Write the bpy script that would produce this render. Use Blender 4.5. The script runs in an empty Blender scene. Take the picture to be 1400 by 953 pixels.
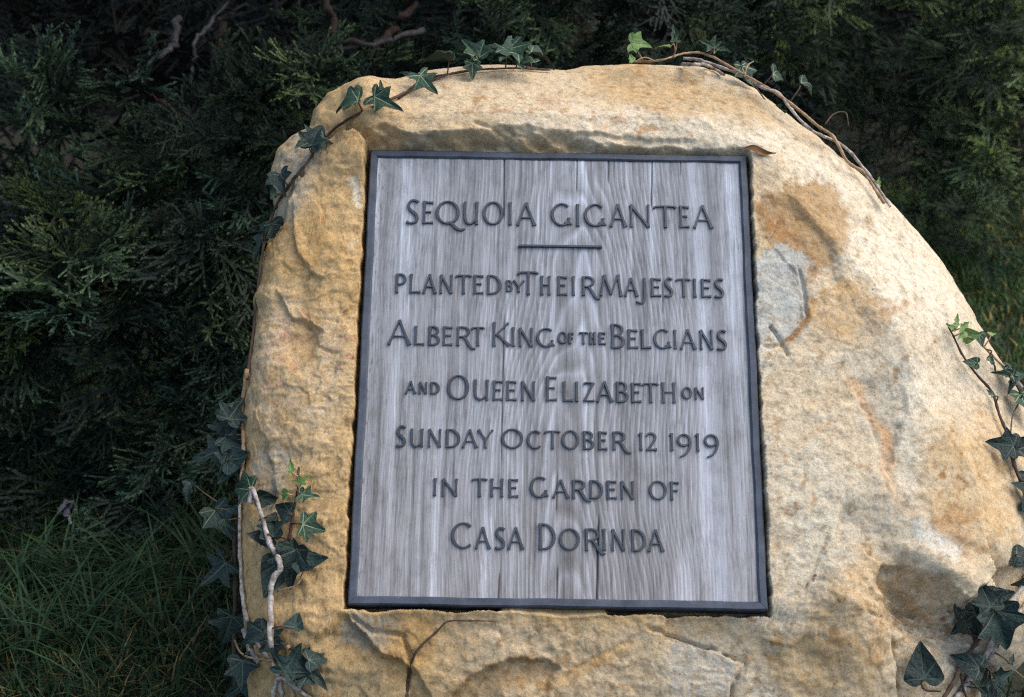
import bpy, math, random
import numpy as np
from mathutils import Vector, Matrix
from mathutils.bvhtree import BVHTree

random.seed(7)
rng = np.random.default_rng(11)
sc = bpy.context.scene
col = sc.collection
R_ = math.radians

# ------------------------------------------------------------------ camera
PITCH, CAM_H, F_PX, PW, PH = R_(18.0), 1.10, 1944.0, 1400.0, 953.0
cam_d = bpy.data.cameras.new('camera')
cam = bpy.data.objects.new('camera', cam_d)
col.objects.link(cam)
cam.location = (0, 0, CAM_H)
cam.rotation_euler = (R_(90) - PITCH, 0, 0)
cam_d.sensor_width = 36.0
cam_d.lens = 36.0 * F_PX / PW
cam_d.clip_start, cam_d.clip_end = 0.05, 2000
cam_d.dof.use_dof = True
cam_d.dof.focus_distance = 1.79
cam_d.dof.aperture_fstop = 7.5
sc.camera = cam

# ------------------------------------------------------------------ sky and sun
SUN_EL, SUN_AZ = R_(58), R_(98)          # azimuth from +Y (away from camera) towards +X (right)
wd = bpy.data.worlds.new('World')
sc.world = wd
wd.use_nodes = True
wn = wd.node_tree.nodes
wl = wd.node_tree.links
wn.clear()
sky = wn.new('ShaderNodeTexSky')
sky.sky_type = 'NISHITA'
sky.sun_disc = False
sky.sun_elevation = SUN_EL
sky.sun_rotation = SUN_AZ
sky.air_density, sky.dust_density, sky.ozone_density = 1.0, 2.5, 1.0
bg = wn.new('ShaderNodeBackground')
bg.inputs['Strength'].default_value = 0.15
wo = wn.new('ShaderNodeOutputWorld')
wl.new(sky.outputs[0], bg.inputs[0])
wl.new(bg.outputs[0], wo.inputs[0])
sd = bpy.data.lights.new('sun', 'SUN')
sd.energy = 1.2
sd.angle = R_(58)
sd.color = (1.0, 0.93, 0.80)
sun = bpy.data.objects.new('sun', sd)
col.objects.link(sun)
sdir = Vector((math.sin(SUN_AZ) * math.cos(SUN_EL), math.cos(SUN_AZ) * math.cos(SUN_EL), math.sin(SUN_EL)))
sun.rotation_euler = sdir.to_track_quat('Z', 'Y').to_euler()
sun.location = sdir * 8

sc.view_settings.view_transform = 'Standard'
sc.view_settings.look = 'None'
sc.view_settings.gamma = 1.0
sc.view_settings.use_curve_mapping = False
sc.view_settings.exposure = 1.0
sc.cycles.max_bounces = 6
sc.cycles.use_denoising = False
sc.cycles.filter_width = 1.15

# ------------------------------------------------------------------ projection helpers
CAM = np.array([0.0, 0.0, CAM_H])
CR = np.array([1.0, 0, 0])
CU = np.array([0, math.sin(PITCH), math.cos(PITCH)])
CF = np.array([0, math.cos(PITCH), -math.sin(PITCH)])


def ray(x, y):
    return CF + CR * ((x - PW / 2) / F_PX) - CU * ((y - PH / 2) / F_PX)


def at(x, y, depth):
    return CAM + ray(x, y) * depth


def to_px(P):
    d = P - CAM
    z = d @ CF
    return PW / 2 + F_PX * (d @ CR) / z, PH / 2 - F_PX * (d @ CU) / z


def on_ground(x, y, z=0.0):
    r = ray(x, y)
    return CAM + r * ((z - CAM_H) / r[2])


# plaque plane from its four corners (aspect chosen so the axes come out equally long)
PLW, PLH = 0.50, 0.6025


def plaque_frame():
    px = np.array([(507, 204.5), (1021, 212.5), (1050, 834), (475, 826)], float)
    c = (px - np.array([PW / 2, PH / 2])) / F_PX
    s = np.array([(-PLW / 2, PLH / 2), (PLW / 2, PLH / 2), (PLW / 2, -PLH / 2), (-PLW / 2, -PLH / 2)])
    M = []
    for (x, y), (u, v) in zip(s, c):
        M.append([x, y, 1, 0, 0, 0, -u * x, -u * y, -u])
        M.append([0, 0, 0, x, y, 1, -v * x, -v * y, -v])
    Hm = np.linalg.svd(np.array(M))[2][-1].reshape(3, 3)
    if Hm[2, 2] < 0:
        Hm = -Hm
    a, b, t = Hm.T
    k = (np.linalg.norm(a) + np.linalg.norm(b)) / 2
    B = np.array([CR, -CU, CF])
    a, b, t = (a / k) @ B, (b / k) @ B, (t / k) @ B
    a /= np.linalg.norm(a)
    b -= a * (a @ b)
    b /= np.linalg.norm(b)
    return CAM + t, a, b, np.cross(a, b)


PO, PA, PB, PN = plaque_frame()


def px_uv(x, y, w=0.0):
    r = ray(x, y)
    o = PO + PN * w
    P = CAM + r * (((o - CAM) @ PN) / (r @ PN))
    return (P - PO) @ PA, (P - PO) @ PB


# ------------------------------------------------------------------ numpy noise
def _hash(n):
    n = (n ^ (n >> np.uint32(13))) * np.uint32(1274126177)
    n = (n ^ (n >> np.uint32(16))) * np.uint32(2246822519)
    return ((n ^ (n >> np.uint32(15))) & np.uint32(0xffffff)).astype(np.float32) * np.float32(1 / 0xffffff)


def vnoise(P, seed=0):
    P = np.asarray(P, np.float32)
    Pf = np.floor(P)
    I = Pf.astype(np.int32).astype(np.uint32)
    t = P - Pf
    t = t * t * t * (t * (t * 6 - 15) + 10)
    with np.errstate(over='ignore'):
        hx = [(I[:, 0] + np.uint32(a)) * np.uint32(374761393) + np.uint32((seed * 144665) & 0xffffffff) for a in (0, 1)]
        hy = [(I[:, 1] + np.uint32(a)) * np.uint32(668265263) for a in (0, 1)]
        hz = [(I[:, 2] + np.uint32(a)) * np.uint32(2147483647) for a in (0, 1)]
        wx, wy, wz = [(1 - t[:, k], t[:, k]) for k in range(3)]
        r = 0
        for a in (0, 1):
            for b in (0, 1):
                hxy = hx[a] + hy[b]
                wxy = wx[a] * wy[b]
                for c in (0, 1):
                    r = r + wxy * wz[c] * _hash(hxy + hz[c])
    return r * 2 - 1


def fbm(P, f, octs=4, seed=0, gain=0.5):
    s, a, n = 0, 1.0, 0.0
    for o in range(octs):
        s = s + a * vnoise(P * f + 17.3 * o, seed + o)
        n += a
        a *= gain
        f *= 2.03
    return s / n


def ss(e0, e1, x):
    t = np.clip((x - e0) / (e1 - e0), 0, 1)
    return t * t * (3 - 2 * t)


def poly_dist(X, Y, pts):
    """distance to a polyline, signed side (+ = right of travel as seen on the picture), position along 0..1"""
    best = np.full(X.shape, 1e9)
    side = np.zeros(X.shape)
    tt = np.zeros(X.shape)
    pts = np.array(pts, float)
    L = np.concatenate([[0], np.cumsum(np.linalg.norm(np.diff(pts, axis=0), axis=1))])
    for q in range(len(pts) - 1):
        (x0, y0), (x1, y1) = pts[q], pts[q + 1]
        dx, dy = x1 - x0, y1 - y0
        l2 = dx * dx + dy * dy
        t = np.clip(((X - x0) * dx + (Y - y0) * dy) / l2, 0, 1)
        d = np.hypot(X - x0 - t * dx, Y - y0 - t * dy)
        m = d < best
        best = np.where(m, d, best)
        side = np.where(m, np.sign(dx * (Y - y0) - dy * (X - x0)), side)
        tt = np.where(m, (L[q] + t * math.sqrt(l2)) / L[-1], tt)
    return best, side, tt


# ------------------------------------------------------------------ object helpers
def tag(o, label=None, cat=None, group=None, kind=None):
    if label: o['label'] = label
    if cat: o['category'] = cat
    if group: o['group'] = group
    if kind: o['kind'] = kind
    return o


def link(name, me, mat=None, parent=None):
    o = bpy.data.objects.new(name, me)
    col.objects.link(o)
    if mat is not None and me is not None and not me.materials:
        for m in (mat if isinstance(mat, (list, tuple)) else [mat]):
            me.materials.append(m)
    if parent is not None:
        o.parent = parent
    return o


def empty(name, loc=(0, 0, 0), mat4=None):
    o = bpy.data.objects.new(name, None)
    o.empty_display_size = 0.1
    col.objects.link(o)
    if mat4 is not None:
        o.matrix_world = mat4
    else:
        o.location = loc
    return o


def np_mesh(name, V, F, smooth=True, colors=None, extra=None):
    """V (n,3), F (m,k) with one k"""
    me = bpy.data.meshes.new(name)
    V = np.asarray(V, np.float32)
    F = np.asarray(F, np.int32)
    n, (m, k) = len(V), F.shape
    me.vertices.add(n)
    me.vertices.foreach_set('co', V.ravel())
    me.loops.add(m * k)
    me.loops.foreach_set('vertex_index', F.ravel())
    me.polygons.add(m)
    me.polygons.foreach_set('loop_start', np.arange(0, m * k, k, dtype=np.int32))
    me.polygons.foreach_set('loop_total', np.full(m, k, np.int32))
    me.update(calc_edges=True)
    me.validate()
    me.polygons.foreach_set('use_smooth', np.full(m, smooth, bool))
    if colors is not None:
        ca = me.color_attributes.new('Col', 'FLOAT_COLOR', 'POINT')
        c4 = np.ones((n, 4), np.float32)
        c4[:, :3] = colors
        ca.data.foreach_set('color', c4.ravel())
    for nm, arr in (extra or {}).items():
        at_ = me.attributes.new(nm, 'FLOAT', 'POINT')
        at_.data.foreach_set('value', np.asarray(arr, np.float32))
    return me


def catmull(pts, n=6):
    P = [np.asarray(p, float) for p in pts]
    if len(P) < 3:
        return [P[0] + (P[-1] - P[0]) * t for t in np.linspace(0, 1, n)]
    P = [2 * P[0] - P[1]] + P + [2 * P[-1] - P[-2]]
    out = []
    for i in range(1, len(P) - 2):
        for t in np.linspace(0, 1, n, endpoint=False):
            a, b, c, d = P[i - 1:i + 3]
            out.append(0.5 * (2 * b + (c - a) * t + (2 * a - 5 * b + 4 * c - d) * t * t + (3 * b - a - 3 * c + d) * t ** 3))
    out.append(P[-2])
    return out


def tube_data(path, r0, r1, sides=6, wob=0.0):
    path = np.array(path)
    n = len(path)
    T = np.gradient(path, axis=0)
    T /= np.linalg.norm(T, axis=1)[:, None] + 1e-12
    up = np.array([0.31, 0.2, 0.93])
    V = []
    for i in range(n):
        a = np.cross(T[i], up)
        a /= np.linalg.norm(a) + 1e-9
        b = np.cross(T[i], a)
        r = r0 + (r1 - r0) * i / (n - 1)
        if wob:
            r *= 1 + wob * random.uniform(-1, 1)
        for k in range(sides):
            th = 2 * math.pi * k / sides
            V.append(path[i] + r * (a * math.cos(th) + b * math.sin(th)))
    F = []
    for i in range(n - 1):
        for k in range(sides):
            k2 = (k + 1) % sides
            F.append((i * sides + k, i * sides + k2, (i + 1) * sides + k2, (i + 1) * sides + k))
    V.append(path[0]); V.append(path[-1])
    c0, c1 = len(V) - 2, len(V) - 1
    for k in range(0, sides):
        k2 = (k + 1) % sides
        F.append((c0, k2, k, k)); F.append((c1, (n - 1) * sides + k, (n - 1) * sides + k2, (n - 1) * sides + k2))
    return V, F


def poly_mesh(name, V, F, smooth=True):
    me = bpy.data.meshes.new(name)
    F2 = []
    for f in F:
        g = []
        for i in f:
            if i not in g:
                g.append(int(i))
        F2.append(g)
    me.from_pydata([tuple(map(float, v)) for v in V], [], F2)
    me.update()
    for p in me.polygons:
        p.use_smooth = smooth
    return me


def tube(name, path, r0, r1, mat, parent=None, sides=6, wob=0.0):
    V, F = tube_data(path, r0, r1, sides, wob)
    return link(name, poly_mesh(name, V, F), mat, parent)


# ------------------------------------------------------------------ materials
def newmat(name):
    m = bpy.data.materials.new(name)
    m.use_nodes = True
    nt = m.node_tree
    b = nt.nodes['Principled BSDF']
    return m, nt, b


class NT:
    def __init__(s, nt):
        s.nt = nt

    def n(s, t, **kw):
        nd = s.nt.nodes.new(t)
        for k, v in kw.items():
            setattr(nd, k, v)
        return nd

    def l(s, a, b):
        s.nt.links.new(a, b)

    def val(s, sock, x):
        if isinstance(x, (int, float)):
            sock.default_value = x
        elif isinstance(x, (tuple, list)):
            sock.default_value = x
        else:
            s.l(x, sock)

    def math(s, op, a, b=None, c=None, clamp=False):
        nd = s.n('ShaderNodeMath', operation=op, use_clamp=clamp)
        for i, x in enumerate((a, b, c)):
            if x is not None:
                s.val(nd.inputs[i], x)
        return nd.outputs[0]

    def noise(s, vec, scale, detail=4, rough=0.55, dist=0.0):
        nd = s.n('ShaderNodeTexNoise')
        if vec is not None:
            s.l(vec, nd.inputs['Vector'])
        nd.inputs['Scale'].default_value = scale
        nd.inputs['Detail'].default_value = detail
        nd.inputs['Roughness'].default_value = rough
        nd.inputs['Distortion'].default_value = dist
        return nd.outputs['Fac']

    def ramp(s, fac, stops, interp='LINEAR'):
        nd = s.n('ShaderNodeValToRGB')
        cr = nd.color_ramp
        cr.interpolation = interp
        while len(cr.elements) < len(stops):
            cr.elements.new(0.5)
        for e, (p, c) in zip(cr.elements, stops):
            e.position = p
            e.color = (c if len(c) == 4 else (*c, 1))
        s.l(fac, nd.inputs[0])
        return nd.outputs[0]

    def mix(s, fac, a, b, mode='MIX'):
        nd = s.n('ShaderNodeMix', data_type='RGBA', blend_type=mode)
        s.val(nd.inputs[0], fac)
        s.val(nd.inputs[6], a if not isinstance(a, tuple) else (*a[:3], 1))
        s.val(nd.inputs[7], b if not isinstance(b, tuple) else (*b[:3], 1))
        return nd.outputs[2]

    def mapping(s, vec, scale=(1, 1, 1), loc=(0, 0, 0)):
        nd = s.n('ShaderNodeMapping')
        nd.inputs['Scale'].default_value = scale
        nd.inputs['Location'].default_value = loc
        s.l(vec, nd.inputs['Vector'])
        return nd.outputs[0]

    def bump(s, h, strength, dist, normal=None):
        nd = s.n('ShaderNodeBump')
        nd.inputs['Strength'].default_value = strength
        nd.inputs['Distance'].default_value = dist
        s.l(h, nd.inputs['Height'])
        if normal is not None:
            s.l(normal, nd.inputs['Normal'])
        return nd.outputs[0]


def mat_rock():
    m, nt, b = newmat('sandstone')
    g = NT(nt)
    tc = g.n('ShaderNodeTexCoord').outputs['Object']
    ca = g.n('ShaderNodeVertexColor', layer_name='Col').outputs[0]
    n1 = g.noise(tc, 330, 6, 0.75)
    n2 = g.noise(tc, 90, 6, 0.62)
    n3 = g.noise(tc, 26, 6, 0.6, 0.6)
    c = g.mix(1.0, ca, g.ramp(n2, [(0.28, (0.60, 0.56, 0.50)), (0.47, (0.98, 0.98, 0.98)), (0.75, (1.2, 1.2, 1.18))]), 'MULTIPLY')
    c = g.mix(1.0, c, g.ramp(n1, [(0.30, (0.64, 0.61, 0.57)), (0.48, (0.97, 0.96, 0.95)), (0.70, (1.28, 1.28, 1.28))]), 'MULTIPLY')
    c = g.mix(g.math('MULTIPLY', g.ramp(n3, [(0.52, (0, 0, 0)), (0.72, (1, 1, 1))]), 0.22), c, (0.38, 0.235, 0.10))
    # dark mineral specks
    vo = g.n('ShaderNodeTexVoronoi')
    vo.inputs['Scale'].default_value = 130
    g.l(tc, vo.inputs['Vector'])
    sp = g.math('MULTIPLY', g.math('LESS_THAN', vo.outputs['Distance'], 0.22), g.math('GREATER_THAN', n3, 0.57))
    c = g.mix(g.math('MULTIPLY', sp, 0.4), c, (0.10, 0.06, 0.03))
    g.l(c, b.inputs['Base Color'])
    b.inputs['Roughness'].default_value = 0.88
    b.inputs['Specular IOR Level'].default_value = 0.25
    bn = g.bump(n1, 0.8, 0.0013)
    bn = g.bump(n2, 0.28, 0.0018, bn)
    g.l(bn, b.inputs['Normal'])
    return m


def mat_wood():
    """weathered flat-sawn board: growth rings of a slightly tilted log cut by the board plane"""
    m, nt, b = newmat('weathered_wood')
    g = NT(nt)
    tc = g.n('ShaderNodeTexCoord').outputs['Object']
    sx = g.n('ShaderNodeSeparateXYZ')
    g.l(tc, sx.inputs[0])
    u, v = sx.outputs[0], sx.outputs[1]
    wv = g.noise(g.mapping(tc, (3, 3.2, 1)), 1.0, 2, 0.4)
    wv2 = g.noise(g.mapping(tc, (26, 1.6, 1), (3, 1, 0)), 1.0, 1, 0.5)
    wv3 = g.noise(g.mapping(tc, (2.5, 9.0, 1), (7, 2, 0)), 1.0, 2, 0.5)
    du = g.math('ADD', g.math('SUBTRACT', u, 0.018), g.math('MULTIPLY', g.math('SUBTRACT', wv, 0.5), 0.08))
    dep = g.math('ADD', g.math('MULTIPLY', v, 0.07), 0.075)
    dep = g.math('ADD', dep, g.math('MULTIPLY', g.math('SUBTRACT', wv3, 0.5), 0.008))
    r = g.math('SQRT', g.math('ADD', g.math('MULTIPLY', du, du), g.math('MULTIPLY', dep, dep)))
    r = g.math('ADD', r, g.math('MULTIPLY', g.math('SUBTRACT', wv2, 0.5), 0.012))
    ring = g.math('FRACT', g.math('MULTIPLY', r, 235))
    ringc = g.ramp(ring, [(0.0, (0.15, 0.15, 0.15)), (0.30, (0.42, 0.42, 0.42)), (0.52, (0.6, 0.6, 0.6)), (0.70, (1.0, 1.0, 1.0)), (0.84, (0.5, 0.5, 0.5)), (1.0, (0.1, 0.1, 0.1))])
    ring_s = g.n('ShaderNodeSeparateColor')
    g.l(ringc, ring_s.inputs[0])
    ringf = ring_s.outputs[0]
    fine = g.noise(g.mapping(tc, (620, 16, 1)), 1.0, 5, 0.7)
    fine2 = g.noise(g.mapping(tc, (150, 4, 1), (5, 0, 0)), 1.0, 4, 0.6)
    streak = g.noise(g.mapping(tc, (42, 1.6, 1), (2, 4, 0)), 1.0, 4, 0.6)
    broad = g.noise(g.mapping(tc, (9, 3.0, 1), (1, 8, 0)), 1.0, 3, 0.55)
    c = g.ramp(streak, [(0.28, (0.150, 0.153, 0.158)), (0.45, (0.222, 0.230, 0.242)), (0.58, (0.290, 0.304, 0.324)), (0.72, (0.45, 0.485, 0.54))])
    cen = g.ramp(g.math('ABSOLUTE', g.math('SUBTRACT', u, 0.03)), [(0.05, (1, 1, 1)), (0.19, (0.30, 0.30, 0.30))])
    c = g.mix(g.math('MULTIPLY', cen, 0.85), c, g.mix(1.0, c, g.ramp(ringf, [(0.0, (0.60, 0.58, 0.56)), (0.5, (0.92, 0.92, 0.92)), (1.0, (1.26, 1.28, 1.33))]), 'MULTIPLY'))
    c = g.mix(1.0, c, g.ramp(fine, [(0.28, (0.58, 0.57, 0.56)), (0.5, (1, 1, 1)), (0.8, (1.28, 1.28, 1.3))]), 'MULTIPLY')
    c = g.mix(0.8, c, g.ramp(fine2, [(0.30, (0.50, 0.49, 0.48)), (0.48, (1, 1, 1)), (0.75, (1.32, 1.33, 1.36))]), 'MULTIPLY')
    # browner towards the foot of the board, weather-bleached above
    foot = g.ramp(g.math('ADD', v, g.math('MULTIPLY', g.math('SUBTRACT', broad, 0.5), 0.35)), [(0.0, (1, 1, 1)), (0.16, (0, 0, 0))])
    foot.node.color_ramp.elements[0].position = 0.0
    footm = g.math('MULTIPLY', g.math('SUBTRACT', 0.10, g.math('ADD', v, g.math('MULTIPLY', g.math('SUBTRACT', broad, 0.5), 0.4))), 2.2, clamp=True)
    c = g.mix(g.math('MULTIPLY', footm, 0.62), c, g.mix(1.0, c, (1.02, 0.90, 0.82), 'MULTIPLY'))
    # pale band running down the right side
    bu = g.math('SUBTRACT', g.math('ADD', u, g.math('MULTIPLY', v, 0.035)), 0.187)
    bu = g.math('ADD', bu, g.math('MULTIPLY', g.math('SUBTRACT', streak, 0.5), 0.03))
    band = g.ramp(g.math('ABSOLUTE', bu), [(0.002, (1, 1, 1)), (0.016, (0, 0, 0))])
    c = g.mix(g.math('MULTIPLY', band, 0.38), c, (0.46, 0.49, 0.55))
    # brown rot specks near left edge and foot
    mott = g.noise(g.mapping(tc, (60, 26, 1), (4, 6, 0)), 1.0, 5, 0.7)
    c = g.mix(0.9, c, g.ramp(mott, [(0.34, (0.74, 0.72, 0.70)), (0.5, (1, 1, 1)), (0.7, (1.12, 1.12, 1.13))]), 'MULTIPLY')
    spn = g.noise(g.mapping(tc, (260, 70, 1), (9, 3, 0)), 1.0, 4, 0.6)
    edge = g.ramp(g.math('ADD', u, 0.25), [(0.008, (1, 1, 1)), (0.03, (0.25, 0.25, 0.25)), (0.16, (0, 0, 0))])
    rot = g.math('MULTIPLY', g.ramp(spn, [(0.55, (0, 0, 0)), (0.66, (1, 1, 1))]), edge)
    c = g.mix(g.math('MULTIPLY', rot, 0.75), c, (0.085, 0.058, 0.042))
    # the check lines in the wood are dark inside
    cr = g.n('ShaderNodeAttribute', attribute_name='crack').outputs['Fac']
    c = g.mix(g.math('MULTIPLY', cr, 0.85), c, (0.035, 0.03, 0.028))
    g.l(c, b.inputs['Base Color'])
    b.inputs['Roughness'].default_value = 0.8
    b.inputs['Specular IOR Level'].default_value = 0.3
    h = g.math('ADD', g.math('MULTIPLY', ringf, 0.3), g.math('ADD', g.math('MULTIPLY', fine, 1.4), fine2))
    g.l(g.bump(h, 0.4, 0.0007), b.inputs['Normal'])
    return m


def mat_simple(name, c1, c2, scale=60, rough=0.6, spec=0.4, bump=0.3, bdist=0.002, stretch=(1, 1, 1)):
    m, nt, b = newmat(name)
    g = NT(nt)
    tc = g.n('ShaderNodeTexCoord').outputs['Object']
    n = g.noise(g.mapping(tc, stretch), scale, 5, 0.6)
    g.l(g.ramp(n, [(0.32, c1), (0.7, c2)]), b.inputs['Base Color'])
    b.inputs['Roughness'].default_value = rough
    b.inputs['Specular IOR Level'].default_value = spec
    if bump:
        g.l(g.bump(n, bump, bdist), b.inputs['Normal'])
    return m


def mat_vcol(name, rough=0.6, spec=0.35, scale=40, trans=0.0, amp=0.25):
    # trans: share of light let through the thin blades
    m, nt, b = newmat(name)
    g = NT(nt)
    tc = g.n('ShaderNodeTexCoord').outputs['Object']
    ca = g.n('ShaderNodeVertexColor', layer_name='Col').outputs[0]
    n = g.noise(tc, scale, 3, 0.6)
    c = g.mix(1.0, ca, g.ramp(n, [(0.3, (1 - amp,) * 3), (0.7, (1 + amp,) * 3)]), 'MULTIPLY')
    g.l(c, b.inputs['Base Color'])
    b.inputs['Roughness'].default_value = rough
    b.inputs['Specular IOR Level'].default_value = spec
    if trans:
        tr = g.n('ShaderNodeBsdfTranslucent')
        g.l(c, tr.inputs['Color'])
        mx = g.n('ShaderNodeMixShader')
        mx.inputs[0].default_value = trans
        g.l(b.outputs[0], mx.inputs[1])
        g.l(tr.outputs[0], mx.inputs[2])
        g.l(mx.outputs[0], nt.nodes['Material Output'].inputs['Surface'])
    return m


def mat_leaf(name, c1, c2, rough=0.5, spec=0.32):
    m, nt, b = newmat(name)
    g = NT(nt)
    tc = g.n('ShaderNodeTexCoord').outputs['Object']
    oi = g.n('ShaderNodeObjectInfo').outputs['Random']
    n = g.noise(tc, 3.5, 5, 0.65)
    c = g.ramp(n, [(0.3, c1), (0.72, c2)])
    k = g.math('ADD', g.math('MULTIPLY', oi, 0.5), 0.75)
    c = g.mix(1.0, c, g.n('ShaderNodeCombineColor').outputs[0], 'MULTIPLY')
    cc = [x for x in nt.nodes if x.bl_idname == 'ShaderNodeCombineColor'][0]
    for i in range(3):
        g.l(k, cc.inputs[i])
    g.l(c, b.inputs['Base Color'])
    b.inputs['Roughness'].default_value = rough
    b.inputs['Specular IOR Level'].default_value = spec
    g.l(g.bump(g.noise(tc, 9, 4, 0.6), 0.35, 0.03), b.inputs['Normal'])
    return m


M = {}
M['rock'] = mat_rock()
M['wood'] = mat_wood()
M['frame'] = mat_simple('dark_painted_metal', (0.026, 0.033, 0.047), (0.056, 0.068, 0.092), 38, 0.42, 0.5, 0.25, 0.0008)
def mat_frame():
    m, nt, b = newmat('worn_dark_metal')
    g = NT(nt)
    tc = g.n('ShaderNodeTexCoord').outputs['Object']
    n = g.noise(tc, 30, 6, 0.65)
    n2 = g.noise(tc, 160, 4, 0.6)
    c = g.ramp(n, [(0.3, (0.020, 0.026, 0.038)), (0.5, (0.042, 0.052, 0.072)), (0.72, (0.070, 0.082, 0.105))])
    k = g.math('MULTIPLY', g.ramp(n2, [(0.62, (0, 0, 0)), (0.72, (1, 1, 1))]), g.ramp(n, [(0.5, (0, 0, 0)), (0.65, (1, 1, 1))]))
    c = g.mix(g.math('MULTIPLY', k, 0.55), c, (0.22, 0.24, 0.27))
    g.l(c, b.inputs['Base Color'])
    g.l(g.math('ADD', g.math('MULTIPLY', n2, 0.4), 0.3), b.inputs['Roughness'])
    b.inputs['Specular IOR Level'].default_value = 0.4
    g.l(g.bump(n2, 0.3, 0.0008), b.inputs['Normal'])
    return m


M['frame'] = mat_frame()
M['letter'] = mat_simple('slate_paint', (0.014, 0.019, 0.026), (0.036, 0.047, 0.062), 120, 0.5, 0.5, 0.3, 0.0006)
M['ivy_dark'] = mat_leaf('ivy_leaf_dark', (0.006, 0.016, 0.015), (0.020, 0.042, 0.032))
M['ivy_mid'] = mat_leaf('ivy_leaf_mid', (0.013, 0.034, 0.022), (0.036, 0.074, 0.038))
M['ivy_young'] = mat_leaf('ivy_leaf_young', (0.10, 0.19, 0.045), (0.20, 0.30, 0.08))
M['vein'] = mat_simple('ivy_vein', (0.12, 0.18, 0.08), (0.19, 0.25, 0.12), 8, 0.5, 0.4, 0)
M['vein_dark'] = mat_simple('ivy_vein_dark', (0.03, 0.055, 0.036), (0.06, 0.09, 0.055), 8, 0.5, 0.4, 0)
M['stem_pale'] = mat_simple('pale_stem', (0.13, 0.10, 0.075), (0.50, 0.45, 0.40), 120, 0.85, 0.2, 0.9, 0.003)
M['stem_tan'] = mat_simple('tan_stem', (0.17, 0.10, 0.05), (0.44, 0.30, 0.17), 110, 0.7, 0.3, 0.5, 0.002)
M['stem_brown'] = mat_simple('brown_stem', (0.035, 0.022, 0.016), (0.10, 0.06, 0.04), 80, 0.75, 0.3, 0.5, 0.002)
M['bark'] = mat_simple('conifer_bark', (0.018, 0.013, 0.010), (0.06, 0.04, 0.03), 30, 0.9, 0.2, 0.8, 0.01, (1, 1, 0.25))
M['inner'] = mat_simple('shade_dark_core', (0.003, 0.0025, 0.002), (0.012, 0.009, 0.007), 12, 0.95, 0.1, 0.8, 0.02)  # near black: shade inside the hedge put into the colour
M['twig'] = mat_simple('grey_twig', (0.04, 0.035, 0.034), (0.10, 0.09, 0.088), 60, 0.85, 0.2, 0.4, 0.002)
M['deadfrond'] = mat_simple('rust_twig', (0.035, 0.011, 0.007), (0.085, 0.03, 0.016), 60, 0.85, 0.2, 0.4, 0.002)
M['needle'] = mat_vcol('conifer_needles', 0.6, 0.25, 60, 0.25)
M['grass'] = mat_vcol('grass_blades', 0.55, 0.25, 30, 0.3)


def mat_ground():
    m, nt, b = newmat('soil_and_thatch')
    g = NT(nt)
    tc = g.n('ShaderNodeTexCoord').outputs['Object']
    n1 = g.noise(tc, 3.0, 6, 0.6)
    n2 = g.noise(tc, 60, 6, 0.7)
    c = g.ramp(n2, [(0.3, (0.010, 0.008, 0.006)), (0.55, (0.032, 0.026, 0.016)), (0.75, (0.075, 0.058, 0.03))])
    c = g.mix(g.ramp(n1, [(0.4, (0, 0, 0)), (0.6, (1, 1, 1))]), c, g.mix(0.6, c, (0.018, 0.028, 0.009)))
    g.l(c, b.inputs['Base Color'])
    b.inputs['Roughness'].default_value = 0.95
    g.l(g.bump(n2, 0.8, 0.02), b.inputs['Normal'])
    return m


M['ground'] = mat_ground()


# ------------------------------------------------------------------ ground
def ground_z(x, y):
    P = np.stack([np.asarray(x, float).ravel(), np.asarray(y, float).ravel(), np.zeros(np.size(x))], 1)
    fade = np.exp(-(P[:, 0] ** 2 + (P[:, 1] - 2.5) ** 2) / 200)
    return (fbm(P, 0.9, 3, 5) * 0.035 * fade).reshape(np.shape(x))


def build_ground():
    t = np.linspace(-1, 1, 161)
    a = np.sign(t) * (np.abs(t) * 4 + np.abs(t) ** 7 * 900)
    X, Y = np.meshgrid(a, a + 3.0)
    Z = ground_z(X, Y)
    n = len(a)
    V = np.stack([X.ravel(), Y.ravel(), Z.ravel()], 1)
    i = np.arange(n * n).reshape(n, n)
    F = np.stack([i[:-1, :-1].ravel(), i[:-1, 1:].ravel(), i[1:, 1:].ravel(), i[1:, :-1].ravel()], 1)
    o = link('ground', np_mesh('ground', V, F), M['ground'])
    tag(o, kind='structure')


build_ground()

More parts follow.
